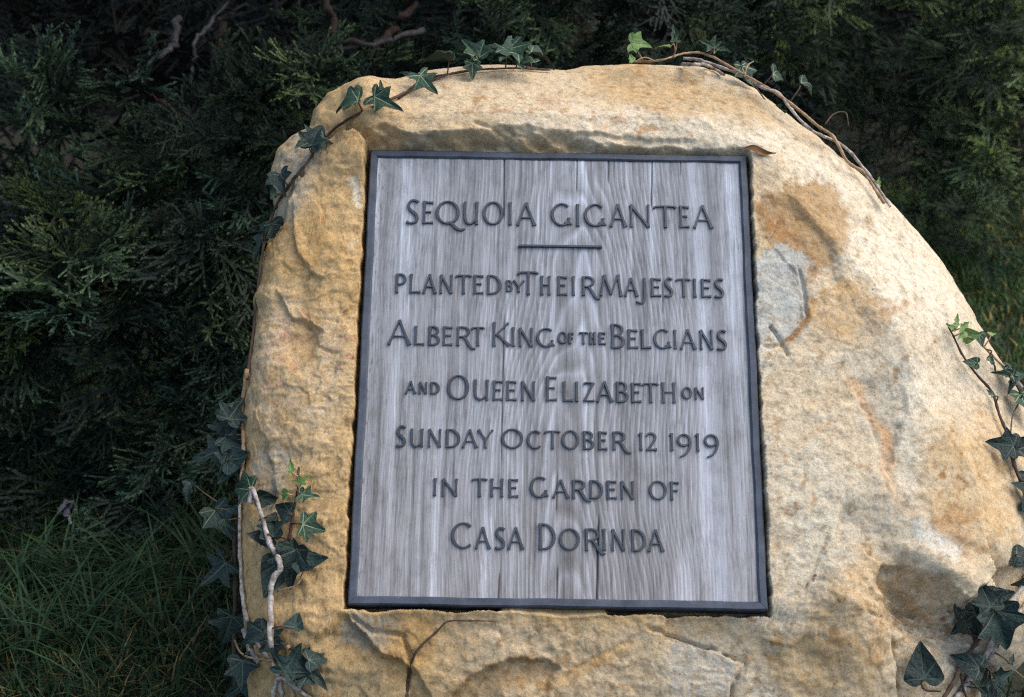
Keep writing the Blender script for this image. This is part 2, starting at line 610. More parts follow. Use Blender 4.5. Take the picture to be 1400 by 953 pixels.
# ------------------------------------------------------------------ boulder
OUT = [  # traced outline: pixel x, y, how far behind the plaque plane the rim lies (m), roll-off radius (m)
    (338, 905, .10, .05), (334, 850, .10, .05), (333, 780, .10, .05), (332, 700, .10, .05), (336, 640, .10, .05), (334, 590, .10, .045),
    (337, 540, .10, .045), (345, 495, .10, .045), (351, 450, .10, .04), (348, 418, .10, .04), (357, 400, .10, .04), (362, 365, .10, .04),
    (370, 325, .10, .04), (375, 285, .10, .04), (371, 245, .10, .04), (379, 217, .11, .04), (398, 202, .11, .04), (424, 190, .11, .04),
    (428, 168, .11, .04), (446, 148, .11, .05), (485, 134, .11, .06), (540, 126, .11, .07), (575, 112, .11, .08), (620, 102, .11, .09),
    (680, 99, .11, .09), (735, 102, .11, .09), (772, 105, .11, .09), (800, 98, .12, .09), (850, 94, .13, .09), (910, 93, .13, .09),
    (960, 97, .13, .10), (1000, 110, .13, .10), (1030, 130, .13, .11), (1060, 154, .13, .11), (1100, 185, .14, .12), (1140, 223, .15, .13),
    (1180, 259, .16, .14), (1215, 294, .17, .15), (1245, 324, .18, .16), (1270, 354, .18, .17), (1291, 382, .18, .18), (1311, 415, .18, .18),
    (1330, 450, .18, .18), (1348, 480, .18, .18), (1370, 512, .18, .18), (1397, 560, .18, .18), (1420, 620, .18, .18), (1442, 690, .18, .17),
    (1452, 760, .18, .15), (1445, 820, .17, .13), (1420, 880, .16, .11), (1385, 918, .15, .10), (1345, 950, .15, .10), (1322, 990, .16, .10),
    (1320, 1060, .18, .12), (1325, 1150, .20, .12), (1290, 1260, .22, .12), (1150, 1330, .22, .12), (900, 1370, .22, .12), (640, 1370, .22, .12),
    (450, 1330, .20, .12), (360, 1240, .16, .09), (338, 1130, .13, .07), (338, 1020, .11, .06), (340, 960, .10, .05)]


def build_boulder():
    NA, NI, NFR, NB = 1300, 12, 260, 30
    o = np.array(OUT, float)
    uv = np.array([px_uv(x, y, -w) for x, y, w, r in o])
    C = np.array([0.0, -0.06])
    ang = np.arctan2(uv[:, 1] - C[1], uv[:, 0] - C[0])
    rad = np.hypot(uv[:, 0] - C[0], uv[:, 1] - C[1])
    k = np.argsort(ang)
    ang, rad, we, rr = ang[k], rad[k], o[k, 2], o[k, 3]
    th = np.linspace(-math.pi, math.pi, NA, endpoint=False)

    def per(v):
        return np.interp(th, np.concatenate([ang - 2 * math.pi, ang, ang + 2 * math.pi]), np.concatenate([v, v, v]))

    rad, we, rr = per(rad), per(we), per(rr)
    # a little roughness on the rim
    ring = np.stack([np.cos(th) * 3, np.sin(th) * 3, th * 0], 1)
    rad = rad + 0.0035 * fbm(ring, 5, 4, 3)
    rr = np.where((th > -0.5) & (th < 1.25), rr * 0.62, rr)
    s = np.concatenate([np.linspace(0.02, 0.36, NI, endpoint=False), 0.36 + 0.64 * (1 - (1 - np.linspace(0, 1, NFR)) ** 1.12)])
    S, TH = np.meshgrid(s, th, indexing='ij')
    RD = rad[None, :]
    U = C[0] + S * RD * np.cos(TH)
    Vv = C[1] + S * RD * np.sin(TH)
    D = (1 - S) * RD
    shp = U.shape
    U, Vv, D = U.ravel(), Vv.ravel(), D.ravel()
    WE = np.broadcast_to(we[None, :], shp).ravel()
    RR = np.broadcast_to(rr[None, :], shp).ravel()
    roll = np.sqrt(np.clip(1 - (1 - np.clip(D / RR, 0, 1)) ** 2, 0, 1))

    def pixels(w):
        P = PO + U[:, None] * PA + Vv[:, None] * PB + w[:, None] * PN
        return to_px(P)

    # broad form
    X, Y = pixels(-WE * (1 - roll))
    wf = np.full(U.shape, 0.004)
    wf += (0.003 + 0.021 * ss(1010, 640, X)) * ss(262, 216, Y) * ss(430, 520, X) * ss(1120, 1020, X)
    wf -= 0.0007 * np.clip(165 - Y, 0, 200) * ss(470, 560, X)
    wf -= 0.040 * np.clip((X - 1045) / 360, 0, 1.2) ** 1.35
    dr, sr, tr = poly_dist(X + 14 * np.sin(Y / 37) , Y, [(985, 165), (1060, 228), (1120, 290), (1190, 385), (1250, 480), (1310, 600), (1360, 720)])
    wf -= 0.00050 * np.clip(-dr * sr, 0, 260) * ss(0, .12, tr)
    wf -= 0.010 * ss(815, 850, Y) * ss(420, 520, X)
    wf -= 0.00028 * np.clip(Y - 835, 0, 130)
    wf -= 0.030 * np.clip((475 - X) / 130, 0, 1.3) ** 1.6
    wf -= 0.05 * ss(930, 1150, Y)
    w = -WE + (wf + WE) * roll
    X, Y = pixels(w)

    q = np.stack([X / 100, Y / 100, w * 10], 1)
    wob = fbm(q, 1.6, 4, 21)
    wob2 = fbm(q, 5.0, 3, 31)
    wob3 = fbm(q, 16.0, 3, 33)
    Xw, Yw = X + 10 * wob + 4 * wob2, Y + 10 * fbm(q, 1.6, 4, 22) + 4 * wob2
    add = np.zeros(U.shape)

    def ledge(pts, h, soft=5.0, reach=60.0, side=1, fade=0.2):
        """drop the given side of a broken edge by h, easing back to the old level over reach pixels"""
        d, sd_, t = poly_dist(Xw, Yw, pts)
        sdist = d * sd_ * side
        f = ss(0, fade, t) * ss(1, 1 - fade, t) if fade else 1
        soft = soft * 0.55
        sdist = sdist + 2.2 * wob3
        return -h * ss(-soft * 0.3, soft, sdist) * ss(reach, reach * 0.25, sdist) * f

    def crack(pts, depth, width=2.2, wobble=1.0):
        d, _, t = poly_dist(X + wobble * (Xw - X) * 0.5, Y + wobble * (Yw - Y) * 0.5, pts)
        return -depth * np.exp(-(d / width) ** 2) * ss(0, .06, t) * ss(1, .94, t)

    def bump(cx, cy, rx, ry, h, rot=0.0, p=2.0):
        c_, s_ = math.cos(rot), math.sin(rot)
        dx, dy = Xw - cx, Yw - cy
        a, b = (dx * c_ + dy * s_) / rx, (-dx * s_ + dy * c_) / ry
        return h * np.exp(-(a * a + b * b) ** (p / 2))

    # left face: scooped ledges, and the groove the ivy runs in
    add += ledge([(400, 270), (398, 310), (408, 345), (422, 372), (446, 385)], 0.009, 5, 70, 1)
    add += ledge([(375, 385), (392, 412), (398, 428), (430, 440), (452, 452)], 0.010, 5, 90, 1)
    add += ledge([(505, 172), (470, 176), (440, 190), (414, 222), (396, 262), (380, 300), (362, 345), (350, 400)], 0.024, 14, 400, 1, 0.15)
    add += ledge([(420, 420), (440, 470), (480, 480)], 0.004, 6, 60, 1)
    add += ledge([(345, 560), (362, 600), (375, 640), (380, 680), (372, 720)], 0.008, 8, 80, 1)
    add += crack([(470, 160), (488, 172), (504, 180), (508, 196)], 0.010, 3.0)
    add += bump(395, 340, 22, 40, 0.006) + bump(455, 330, 30, 60, 0.004) + bump(410, 560, 45, 60, 0.005)
    # the top: front lobe, and a facet turned away behind it
    d, sd_, t = poly_dist(Xw, Yw, [(700, 85), (770, 103), (860, 133), (960, 165), (1060, 203), (1180, 262), (1300, 330)])
    behind = np.clip(d * -sd_, 0, 120)
    add -= (0.00022 * behind + 0.004 * ss(0, 14, behind)) * ss(1, 0.62, t)
    add += ledge([(520, 176), (600, 178), (690, 172), (760, 184), (860, 186), (960, 196)], 0.006, 7, 60, 1, 0.05)
    add += crack([(645, 165), (668, 170), (695, 178)], 0.004, 2.2)
    # right shoulder: hollow with the brown scar, grey plate below it
    add += ledge([(1030, 262), (1075, 262), (1115, 295), (1140, 335), (1150, 380), (1120, 410)], 0.008, 26, 110, 1, 0.3)
    add += ledge([(1036, 335), (1062, 340), (1090, 375), (1104, 420), (1088, 452), (1070, 468)], 0.003, 6, 70, 1, 0.15)
    add += crack([(1090, 360), (1100, 400), (1106, 430), (1085, 455), (1070, 468), (1040, 472)], 0.006, 2.4)
    add += crack([(1052, 440), (1070, 466), (1078, 486)], 0.006, 2.4)
    add += ledge([(1150, 400), (1190, 420), (1215, 455), (1195, 490)], 0.004, 30, 90, 1, 0.35)
    add += ledge([(1235, 500), (1240, 560), (1228, 610), (1215, 660)], 0.005, 14, 90, 1)
    add += ledge([(1160, 520), (1190, 575), (1212, 640), (1222, 690)], 0.004, 8, 60, -1)
    # lower right: raised block, deep hollow under a nose of stone
    add += bump(1262, 836, 66, 27, -0.052, 0.55, 2.0)
    add += bump(1320, 895, 60, 36, -0.018, 0.6, 2.4)
    cs, sn = math.cos(0.55), math.sin(0.55)
    qa = np.stack([(X * cs + Y * sn) / 100, (-X * sn + Y * cs) / 100, w * 10], 1)
    hm = bump(1268, 838, 80, 46, 1.0, 0.55, 3.0)
    add += hm * (0.030 * fbm(qa * np.array([.9, 3.2, 1]), 3.0, 5, 37, .6) + 0.010 * (1 - np.abs(fbm(qa * np.array([.8, 2.4, 1]), 2.2, 3, 39))))
    add += bump(1165, 850, 46, 95, 0.016, 0, 2.6)
    add += ledge([(1140, 742), (1172, 740), (1205, 768), (1214, 815), (1222, 870), (1228, 960)], 0.016, 6, 80, -1, 0.05)
    add += ledge([(1206, 762), (1245, 772), (1290, 792), (1330, 822), (1352, 812)], 0.018, 4, 60, 1, 0.06)
    add += bump(1288, 776, 66, 18, 0.020, 0.55) + bump(1335, 770, 50, 40, 0.010)
    add += bump(1368, 735, 45, 42, 0.014)
    add += ledge([(1320, 822), (1345, 800), (1362, 776), (1395, 768), (1430, 770)], 0.022, 7, 80, 1, 0.05)
    add += crack([(1212, 830), (1222, 870), (1226, 915), (1230, 960)], 0.008, 3.5)
    # the fine red-brown crack and chipped pieces under the plaque
    add += crack([(1136, 718), (1128, 742), (1112, 782), (1096, 808)], 0.004, 1.8, 0.3)
    add += ledge([(470, 838), (498, 868), (520, 895), (548, 905), (575, 932), (600, 965)], 0.014, 6, 110, 1, 0.04)
    add += crack([(475, 838), (505, 862), (548, 868), (560, 905), (556, 950)], 0.006, 3.0)
    add += ledge([(610, 960), (640, 930), (668, 906), (700, 900), (745, 904), (770, 918)], 0.012, 6, 60, 1, 0.08)
    add += crack([(720, 958), (790, 915), (850, 880), (880, 862)], 0.003, 4)
    add += ledge([(905, 872), (950, 880), (988, 892), (1018, 908), (1016, 925), (1000, 938), (998, 975)], 0.011, 4, 70, -1, 0.04)
    add += crack([(880, 856), (930, 868), (985, 890), (1020, 908), (1004, 936), (998, 965)], 0.009, 2.4)
    add += ledge([(1030, 868), (1080, 880), (1110, 870)], 0.004, 6, 60, 1)
    rolls = 0.25 + 0.75 * roll
    w = w + add * rolls

    # stone surface: broad swells, chipped terraces, grain
    P3 = np.stack([U, Vv, w], 1)
    sw = fbm(P3, 5, 3, 41)
    ter = fbm(P3 * np.array([1, 1.6, 1.0]), 11, 4, 47)
    tq = ter * 4.5
    ter_s = (np.floor(tq) + ss(0.72, 1.0, tq - np.floor(tq))) / 4.5
    rid = 1 - np.abs(fbm(P3 * np.array([1.0, 1.9, 1.0]), 24, 4, 53))
    fine = fbm(P3, 90, 4, 61)
    left = ss(560, 440, X)
    cq = fbm(P3 * np.array([1.0, 1.4, 1.0]), 42, 3, 65) * 3
    chips = (np.floor(cq) + ss(0.8, 1.0, cq - np.floor(cq))) * 0.6
    low = ss(700, 860, Y)
    w = w + rolls * (0.006 * sw + (0.003 + 0.007 * left + 0.004 * low) * ter_s + 0.0022 * (rid - 0.8) * (0.3 + left + 0.5 * low) + 0.0013 * fine + 0.0014 * chips)

    # cut seat for the plaque, with a broken edge
    e = np.stack([U, Vv, U * 0], 1)
    jag = 0.0035 * fbm(e, 28, 4, 71) + 0.002 * fbm(e, 90, 2, 73)
    mu = np.where(U < 0, -U - (PLW / 2 + 0.0035), U - (PLW / 2 + 0.0022)) + jag
    mv = np.where(Vv > 0, Vv - (PLH / 2 + 0.001), -Vv - (PLH / 2 + 0.0035)) + jag
    out = np.maximum(mu, mv)
    top = ss(0.0, 0.004, mv - mu) * (Vv > 0)
    # above the top rail the lip is a rough slope, elsewhere a short steep chip
    lip_w = 0.0022 + (0.004 + 0.012 * ss(0.26, -0.03, U)) * top * np.clip(1 + 1.1 * fbm(e, 16, 4, 79), .25, 2)
    lip = np.clip(out / lip_w, 0, 1) ** np.where(top > .5, 1.3, 1.0)
    seat = -0.038
    edge_w = np.where(top > 0.5, -0.012, -0.030)
    w = np.where(out < 0, seat, edge_w + (w - edge_w) * lip)
    w = np.where(out < -0.003, seat, w)
    rough_lip = 0.016 * fbm(e * np.array([1, 2.6, 1]), 45, 4, 75) * top * np.sin(np.pi * np.clip(out / lip_w, 0, 1))
    w = w + np.where(out > 0, rough_lip, 0)

    # ------- stone colours (stains, crusts, iron streaks), with painted light on shoulder and top
    X, Y = pixels(w)
    q = np.stack([X / 100, Y / 100, w * 10], 1)
    n1 = fbm(q, 0.9, 4, 81)
    n2 = fbm(q, 2.6, 4, 83)
    n3 = fbm(q, 8.0, 3, 85)
    n4 = fbm(q, 22.0, 3, 87)
    Xw, Yw = X + 24 * n1 + 16 * n2 + 8 * n4, Y + 24 * fbm(q, 0.9, 4, 82) + 14 * n3 + 8 * fbm(q, 22.0, 2, 88)
    tan = np.array([0.45, 0.305, 0.145])
    ochre = np.array([0.42, 0.255, 0.095])
    cream = np.array([0.51, 0.42, 0.285])
    pale = np.array([0.58, 0.51, 0.385])
    grey = np.array([0.36, 0.335, 0.265])
    bluegrey = np.array([0.37, 0.375, 0.34])
    iron = np.array([0.36, 0.185, 0.065])
    brown = np.array([0.245, 0.155, 0.07])
    olive = np.array([0.150, 0.125, 0.072])
    red = np.array([0.42, 0.15, 0.08])
    c = np.repeat(tan[None], len(X), 0)

    def lay(mask, colr, k=1.0):
        nonlocal c
        m_ = np.clip(mask * k, 0, 1)
        m_ = np.clip(m_ + 2.2 * m_ * (1 - m_) * (0.6 * n3 + 0.9 * n4), 0, 1)[:, None]
        c = c * (1 - m_) + colr[None] * m_

    def blob(cx, cy, rx, ry, rot=0.0, hard=0.35):
        c_, s_ = math.cos(rot), math.sin(rot)
        dx, dy = Xw - cx, Yw - cy
        a = np.hypot((dx * c_ + dy * s_) / rx, (-dx * s_ + dy * c_) / ry)
        return ss(1 + hard, 1 - hard, a)

    def streak(pts, wd_, hard=0.5):
        d, _, t = poly_dist(Xw * .5 + X * .5, Yw * .5 + Y * .5, pts)
        return ss(wd_ * (1 + hard), wd_ * (1 - hard), d) * ss(0, .1, t) * ss(1, .9, t)

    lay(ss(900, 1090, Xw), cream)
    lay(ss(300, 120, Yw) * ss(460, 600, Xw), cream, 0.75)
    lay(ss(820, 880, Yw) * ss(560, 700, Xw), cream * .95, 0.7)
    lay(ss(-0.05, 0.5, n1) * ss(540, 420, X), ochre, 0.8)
    lay(ss(0.05, 0.5, n2) * ss(900, 1050, X), pale, 0.7)
    lay(blob(1185, 335, 150, 70, 0.8), pale * 1.04, 0.9)  # painted highlight: the sunlit shoulder put into the colour
    lay(blob(1290, 500, 110, 60, 1.05), pale * 0.98, 0.6)  # bright ridge continued, light painted pale
    lay(blob(900, 185, 200, 34, 0.12), pale, 0.8)  # lit front lobe painted paler
    lay(blob(930, 130, 140, 34, 0.25), tan * 0.92, 0.7)  # back facet turned from the light, its shade painted in
    lay(blob(1100, 315, 68, 62, 0.7, 0.16), brown * 1.35, 0.9)
    lay(streak([(1030, 270), (1075, 330), (1100, 370), (1106, 395)], 13), iron * 0.8, 0.8)
    lay(blob(1062, 402, 42, 66, -0.1, 0.14), bluegrey, 0.9)
    lay(streak([(1108, 400), (1104, 430), (1082, 458), (1072, 470)], 5), iron, 0.8)
    lay(blob(1165, 430, 62, 40, 0.3), ochre * 0.95, 0.75)
    lay(blob(1215, 540, 48, 110, -0.2), grey * 1.1, 0.75)
    lay(blob(1255, 590, 26, 70, 0.1, 0.4), pale, 0.85)
    lay(streak([(1155, 500), (1185, 560), (1208, 600), (1212, 645), (1230, 690), (1262, 715)], 9), iron * 1.2 + 0.05, 0.6)
    lay(streak([(1085, 618), (1115, 590), (1140, 570)], 5), iron * 1.2, 0.5)
    lay(blob(1330, 660, 70, 110, 0.0), tan * 1.02, 0.7)
    lay(blob(1180, 720, 90, 60, 0), grey * 1.2, 0.4)
    lay(blob(1100, 700, 60, 110, 0), grey * 1.25, 0.5)
    lay(blob(1165, 860, 60, 100), ochre * 0.95, 0.55)
    lay(blob(1310, 735, 34, 26, 0.5), iron, 0.6)
    lay(streak([(1240, 715), (1275, 735), (1320, 765)], 13), bluegrey * 1.35, 0.7)
    lay(blob(1268, 840, 55, 30, .45), brown * 1.5, 0.25)
    lay(blob(1340, 900, 60, 60), grey * 0.8, 0.6)
    lay(blob(1120, 910, 70, 50), tan * .85, 0.7)
    lay(blob(960, 915, 60, 40), bluegrey, 0.6)
    lay(blob(700, 925, 90, 20, -0.35), brown * 1.2, 0.7)
    lay(streak([(730, 950), (800, 912), (870, 880)], 9), ochre, 0.6)
    lay(blob(505, 862, 40, 26), grey * .7, 0.8)
    lay(blob(560, 885, 36, 45), ochre, 0.7)
    lay(blob(470, 945, 75, 42, 0.4), olive * 1.3, 0.85)
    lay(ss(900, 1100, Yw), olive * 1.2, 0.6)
    lay(blob(400, 245, 34, 70, 0.35), grey * 0.95, 0.7)
    lay(streak([(478, 240), (488, 262), (495, 285)], 6), pale, 0.8)
    lay(streak([(470, 338), (486, 326)], 5), pale, 0.6)
    lay(blob(372, 640, 22, 80), grey * 0.8, 0.6)
    lay(blob(425, 470, 60, 50) * ss(0.05, 0.45, n3), red, 0.55)
    lay(blob(390, 530, 45, 50) * ss(0.15, 0.5, n3), red, 0.5)
    lay(blob(400, 510, 70, 120), pale * 0.95, 0.25)
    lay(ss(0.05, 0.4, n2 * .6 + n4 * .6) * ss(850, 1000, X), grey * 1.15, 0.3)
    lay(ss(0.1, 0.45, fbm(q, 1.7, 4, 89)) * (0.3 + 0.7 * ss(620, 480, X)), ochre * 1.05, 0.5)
    lay(ss(0.18, 0.5, n3) * ss(0, 0.3, n2), brown, 0.45)
    lay(ss(0.25, 0.6, n1 * 0.6 + n3 * 0.6), iron, 0.35)
    lay(streak([(1136, 718), (1112, 782), (1096, 808)], 2.0) * ss(-.15, .1, n3), np.array([.11, .05, .035]), 0.9)
    # greyer tone on the broken lip above the top rail
    lay(top * ss(0.022, 0.004, out) * ss(-0.3, 0.3, n2), grey * 0.75, 0.7)
    lay(ss(0.003, 0.0, out), brown * 0.5, 0.6)  # darker brown in the seat and at its edge

    nR = len(s)
    front = PO + U[:, None] * PA + Vv[:, None] * PB + w[:, None] * PN
    # the back of the boulder
    rimw = w.reshape(shp)[-1]
    rows, cols = [], []
    cl = c.reshape(nR, NA, 3)[-1]
    for j in range(1, NB + 1):
        t = j / NB
        prof = math.sqrt(max(0.0, 1 - t ** 2.4))
        prof = 0.02 + 0.98 * prof
        rr_ = rad * prof * (1 + 0.02 * t)
        wj = rimw * (1 - t) + t * (-0.52)
        Pj = np.stack([C[0] + rr_ * np.cos(th), C[1] + 0.03 * t + rr_ * np.sin(th), wj], 1)
        Pj[:, :2] += 0.01 * min(1, t * 8) * np.stack([fbm(Pj, 9, 3, 91), fbm(Pj, 9, 3, 92)], 1)
        rows.append(PO + Pj[:, :1] * PA + Pj[:, 1:2] * PB + Pj[:, 2:] * PN)
        nn = fbm(Pj, 8, 3, 95)[:, None]
        cols.append(cl * 0.6 + (tan * 0.85)[None] * (0.4 + 0.2 * nn))
    V = np.concatenate([front] + rows)
    c = np.concatenate([c] + cols)
    nT = nR + NB
    i = np.arange(nT * NA).reshape(nT, NA)
    i2 = np.roll(i, -1, axis=1)
    F = np.stack([i[:-1].ravel(), i[1:].ravel(), i2[1:].ravel(), i2[:-1].ravel()], 1)
    # fan caps in the middle of seat and back
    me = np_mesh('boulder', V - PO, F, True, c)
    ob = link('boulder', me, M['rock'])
    ob.location = PO
    tag(ob, 'large tan sandstone boulder with a rectangular seat cut for the plaque', 'boulder')
    bvh = BVHTree.FromPolygons([tuple(x) for x in V], F.tolist())
    return ob, bvh


boulder, ROCK = build_boulder()


def rock_hit(x, y, off=0.0):
    r = ray(x, y)
    h = ROCK.ray_cast(Vector(CAM), Vector(r / np.linalg.norm(r)))
    if h[0] is None:
        return None, None
    nrm = np.array(h[1])
    if nrm @ r > 0:
        nrm = -nrm
    return np.array(h[0]) + nrm * off, nrm


def near_rock(x, y, off=0.004):
    """a point seen at pixel x, y: on the stone, or beside its rim at the rim's own distance"""
    p, n = rock_hit(x, y, off)
    if p is not None:
        return p, n
    P = at(x, y, 1.8)
    for _ in range(4):
        h = ROCK.find_nearest(Vector(P))
        d = (np.array(h[0]) - CAM) @ CF
        P = at(x, y, d)
    n = P - np.array(h[0])
    return P, n / (np.linalg.norm(n) + 1e-9)


# ------------------------------------------------------------------ plaque
PM = Matrix(((PA[0], PB[0], PN[0], PO[0]), (PA[1], PB[1], PN[1], PO[1]), (PA[2], PB[2], PN[2], PO[2]), (0, 0, 0, 1)))
plaque = empty('plaque', mat4=PM)
tag(plaque, 'grey weathered wooden plaque in a dark frame with raised lettering set in boulder', 'plaque')
FRW = 0.0102
BOARD_W = -0.0035


def build_board():
    x0, x1, y0, y1 = -PLW / 2 + 0.006, PLW / 2 - 0.006, -PLH / 2 + 0.006, PLH / 2 - 0.006
    NX, NY = 620, 150
    gx, gy = np.linspace(x0, x1, NX), np.linspace(y0, y1, NY)
    X, Y = np.meshgrid(gx, gy)
    P = np.stack([X.ravel() * 30, Y.ravel() * 3, X.ravel() * 0], 1)
    Z = 0.0007 * fbm(P, 1.0, 4, 101) + 0.0004 * fbm(P * np.array([6, 1, 1]), 1.0, 3, 102)
    crk = np.zeros(Z.shape)
    xf, yf = X.ravel(), Y.ravel()
    for pts, dep, wid in (([(818, 700), (817, 760), (816, 822)], .0035, .0011), ([(762, 770), (761, 822)], .002, .0008),
                          ([(683, 780), (682, 822)], .0018, .0008), ([(690, 214), (688, 300)], .002, .0009), ([(690, 410), (686, 560), (684, 640)], .0015, .0008),
                          ([(790, 214), (789, 262)], .0018, .0008), ([(832, 214), (831, 250)], .0016, .0007), ([(892, 214), (890, 285)], .002, .0008),
                          ([(931, 214), (930, 240)], .0014, .0007), ([(906, 380), (906, 430)], .0012, .0010), ([(762, 640), (760, 700)], .0014, .0007)):
        p = [px_uv(*a) for a in pts]
        d, _, t = poly_dist(xf + 0.0012 * vnoise(P * 2, 5), yf, p)
        g_ = np.exp(-(d / wid) ** 2) * np.maximum(ss(0, .2, t), yf > 0.28) * np.maximum(ss(1, .9, t), yf < -0.28)
        Z -= dep * g_
        crk = np.maximum(crk, g_ * min(1, dep / .002))
    V = np.stack([xf, yf, Z + BOARD_W], 1)
    i = np.arange(NX * NY).reshape(NY, NX)
    F = np.stack([i[:-1, :-1].ravel(), i[:-1, 1:].ravel(), i[1:, 1:].ravel(), i[1:, :-1].ravel()], 1)
    # edges and back
    rim = np.concatenate([i[0, :], i[1:, -1], i[-1, -2::-1], i[-2:0:-1, 0]])
    nv = len(V)
    B = V[rim].copy()
    B[:, 2] = -0.028
    V = np.concatenate([V, B, [[0, 0, -0.028]]])
    m = len(rim)
    j = np.arange(m)
    F2 = np.stack([rim, nv + j, nv + (j + 1) % m, rim[(j + 1) % m]], 1)
    F = np.concatenate([F, F2])
    crk = np.concatenate([crk, np.zeros(m + 1)])
    me = np_mesh('board', V, F, True, None, {'crack': crk})
    link('board', me, M['wood'], plaque)


build_board()


def build_frame():
    """four mitred rails, each a bevelled bar with slight waviness"""
    W2, H2 = PLW / 2, PLH / 2
    prof = [(0.0, -0.030), (0.0, -0.0016), (0.0016, 0.0), (FRW - 0.002, -0.0002), (FRW, -0.0022), (FRW, -0.030)]  # inward distance, height
    corners = [(-W2, H2), (W2, H2), (W2, -H2), (-W2, -H2)]
    for k in range(4):
        a, b = np.array(corners[k]), np.array(corners[(k + 1) % 4])
        t = (b - a) / np.linalg.norm(b - a)
        inw = np.array([t[1], -t[0]])
        L = np.linalg.norm(b - a)
        N = 40
        V, F = [], []
        for i in range(N + 1):
            f = i / N
            for (d, h) in prof:
                p = a + t * (d + (L - 2 * d) * f) + inw * d
                jit = 0.0003 * math.sin(f * 19 + k * 2.1) + 0.0002 * math.sin(f * 47 + k)
                gap = 0.00015 if i in (0, N) else 0
                p = p + inw * jit * (1 if 0 < i < N else 0) + t * (gap if i == 0 else -gap)
                V.append((p[0], p[1], h + (0.0005 * math.sin(f * 13 + k * 1.3) if h > -0.01 else 0)))
        n = len(prof)
        for i in range(N):
            for j in range(n):
                j2 = (j + 1) % n
                F.append((i * n + j, (i + 1) * n + j, (i + 1) * n + j2, i * n + j2))
        F.append(tuple(range(n)))
        F.append(tuple(N * n + j for j in reversed(range(n))))
        me = poly_mesh('frame_rail', V, F, False)
        link('frame_rail', me, M['frame'], plaque)


build_frame()


# ---- lettering: every glyph is drawn as pen strokes (x, y in the letter's own box, pen width factor)
def arc(cx, cy, rx, ry, a0, a1, n=14, w=None):
    out = []
    for i in range(n + 1):
        a = R_(a0 + (a1 - a0) * i / n)
        # broad-edged pen: thick where the stroke runs upright
        pw = 0.48 + 0.58 * abs(math.cos(a)) ** 1.3 if w is None else w
        out.append((cx + rx * math.cos(a), cy + ry * math.sin(a), pw))
    return out


def st(x0, y0, x1, y1, w0=1.0, w1=None):
    """straight pen stroke that flares towards both ends"""
    w1 = w0 if w1 is None else w1
    out = []
    for t, k in ((0, 1.22), (.10, .98), (.28, .82), (.5, .78), (.72, .82), (.90, .98), (1, 1.22)):
        out.append((x0 + (x1 - x0) * t, y0 + (y1 - y0) * t, (w0 + (w1 - w0) * t) * k))
    return out


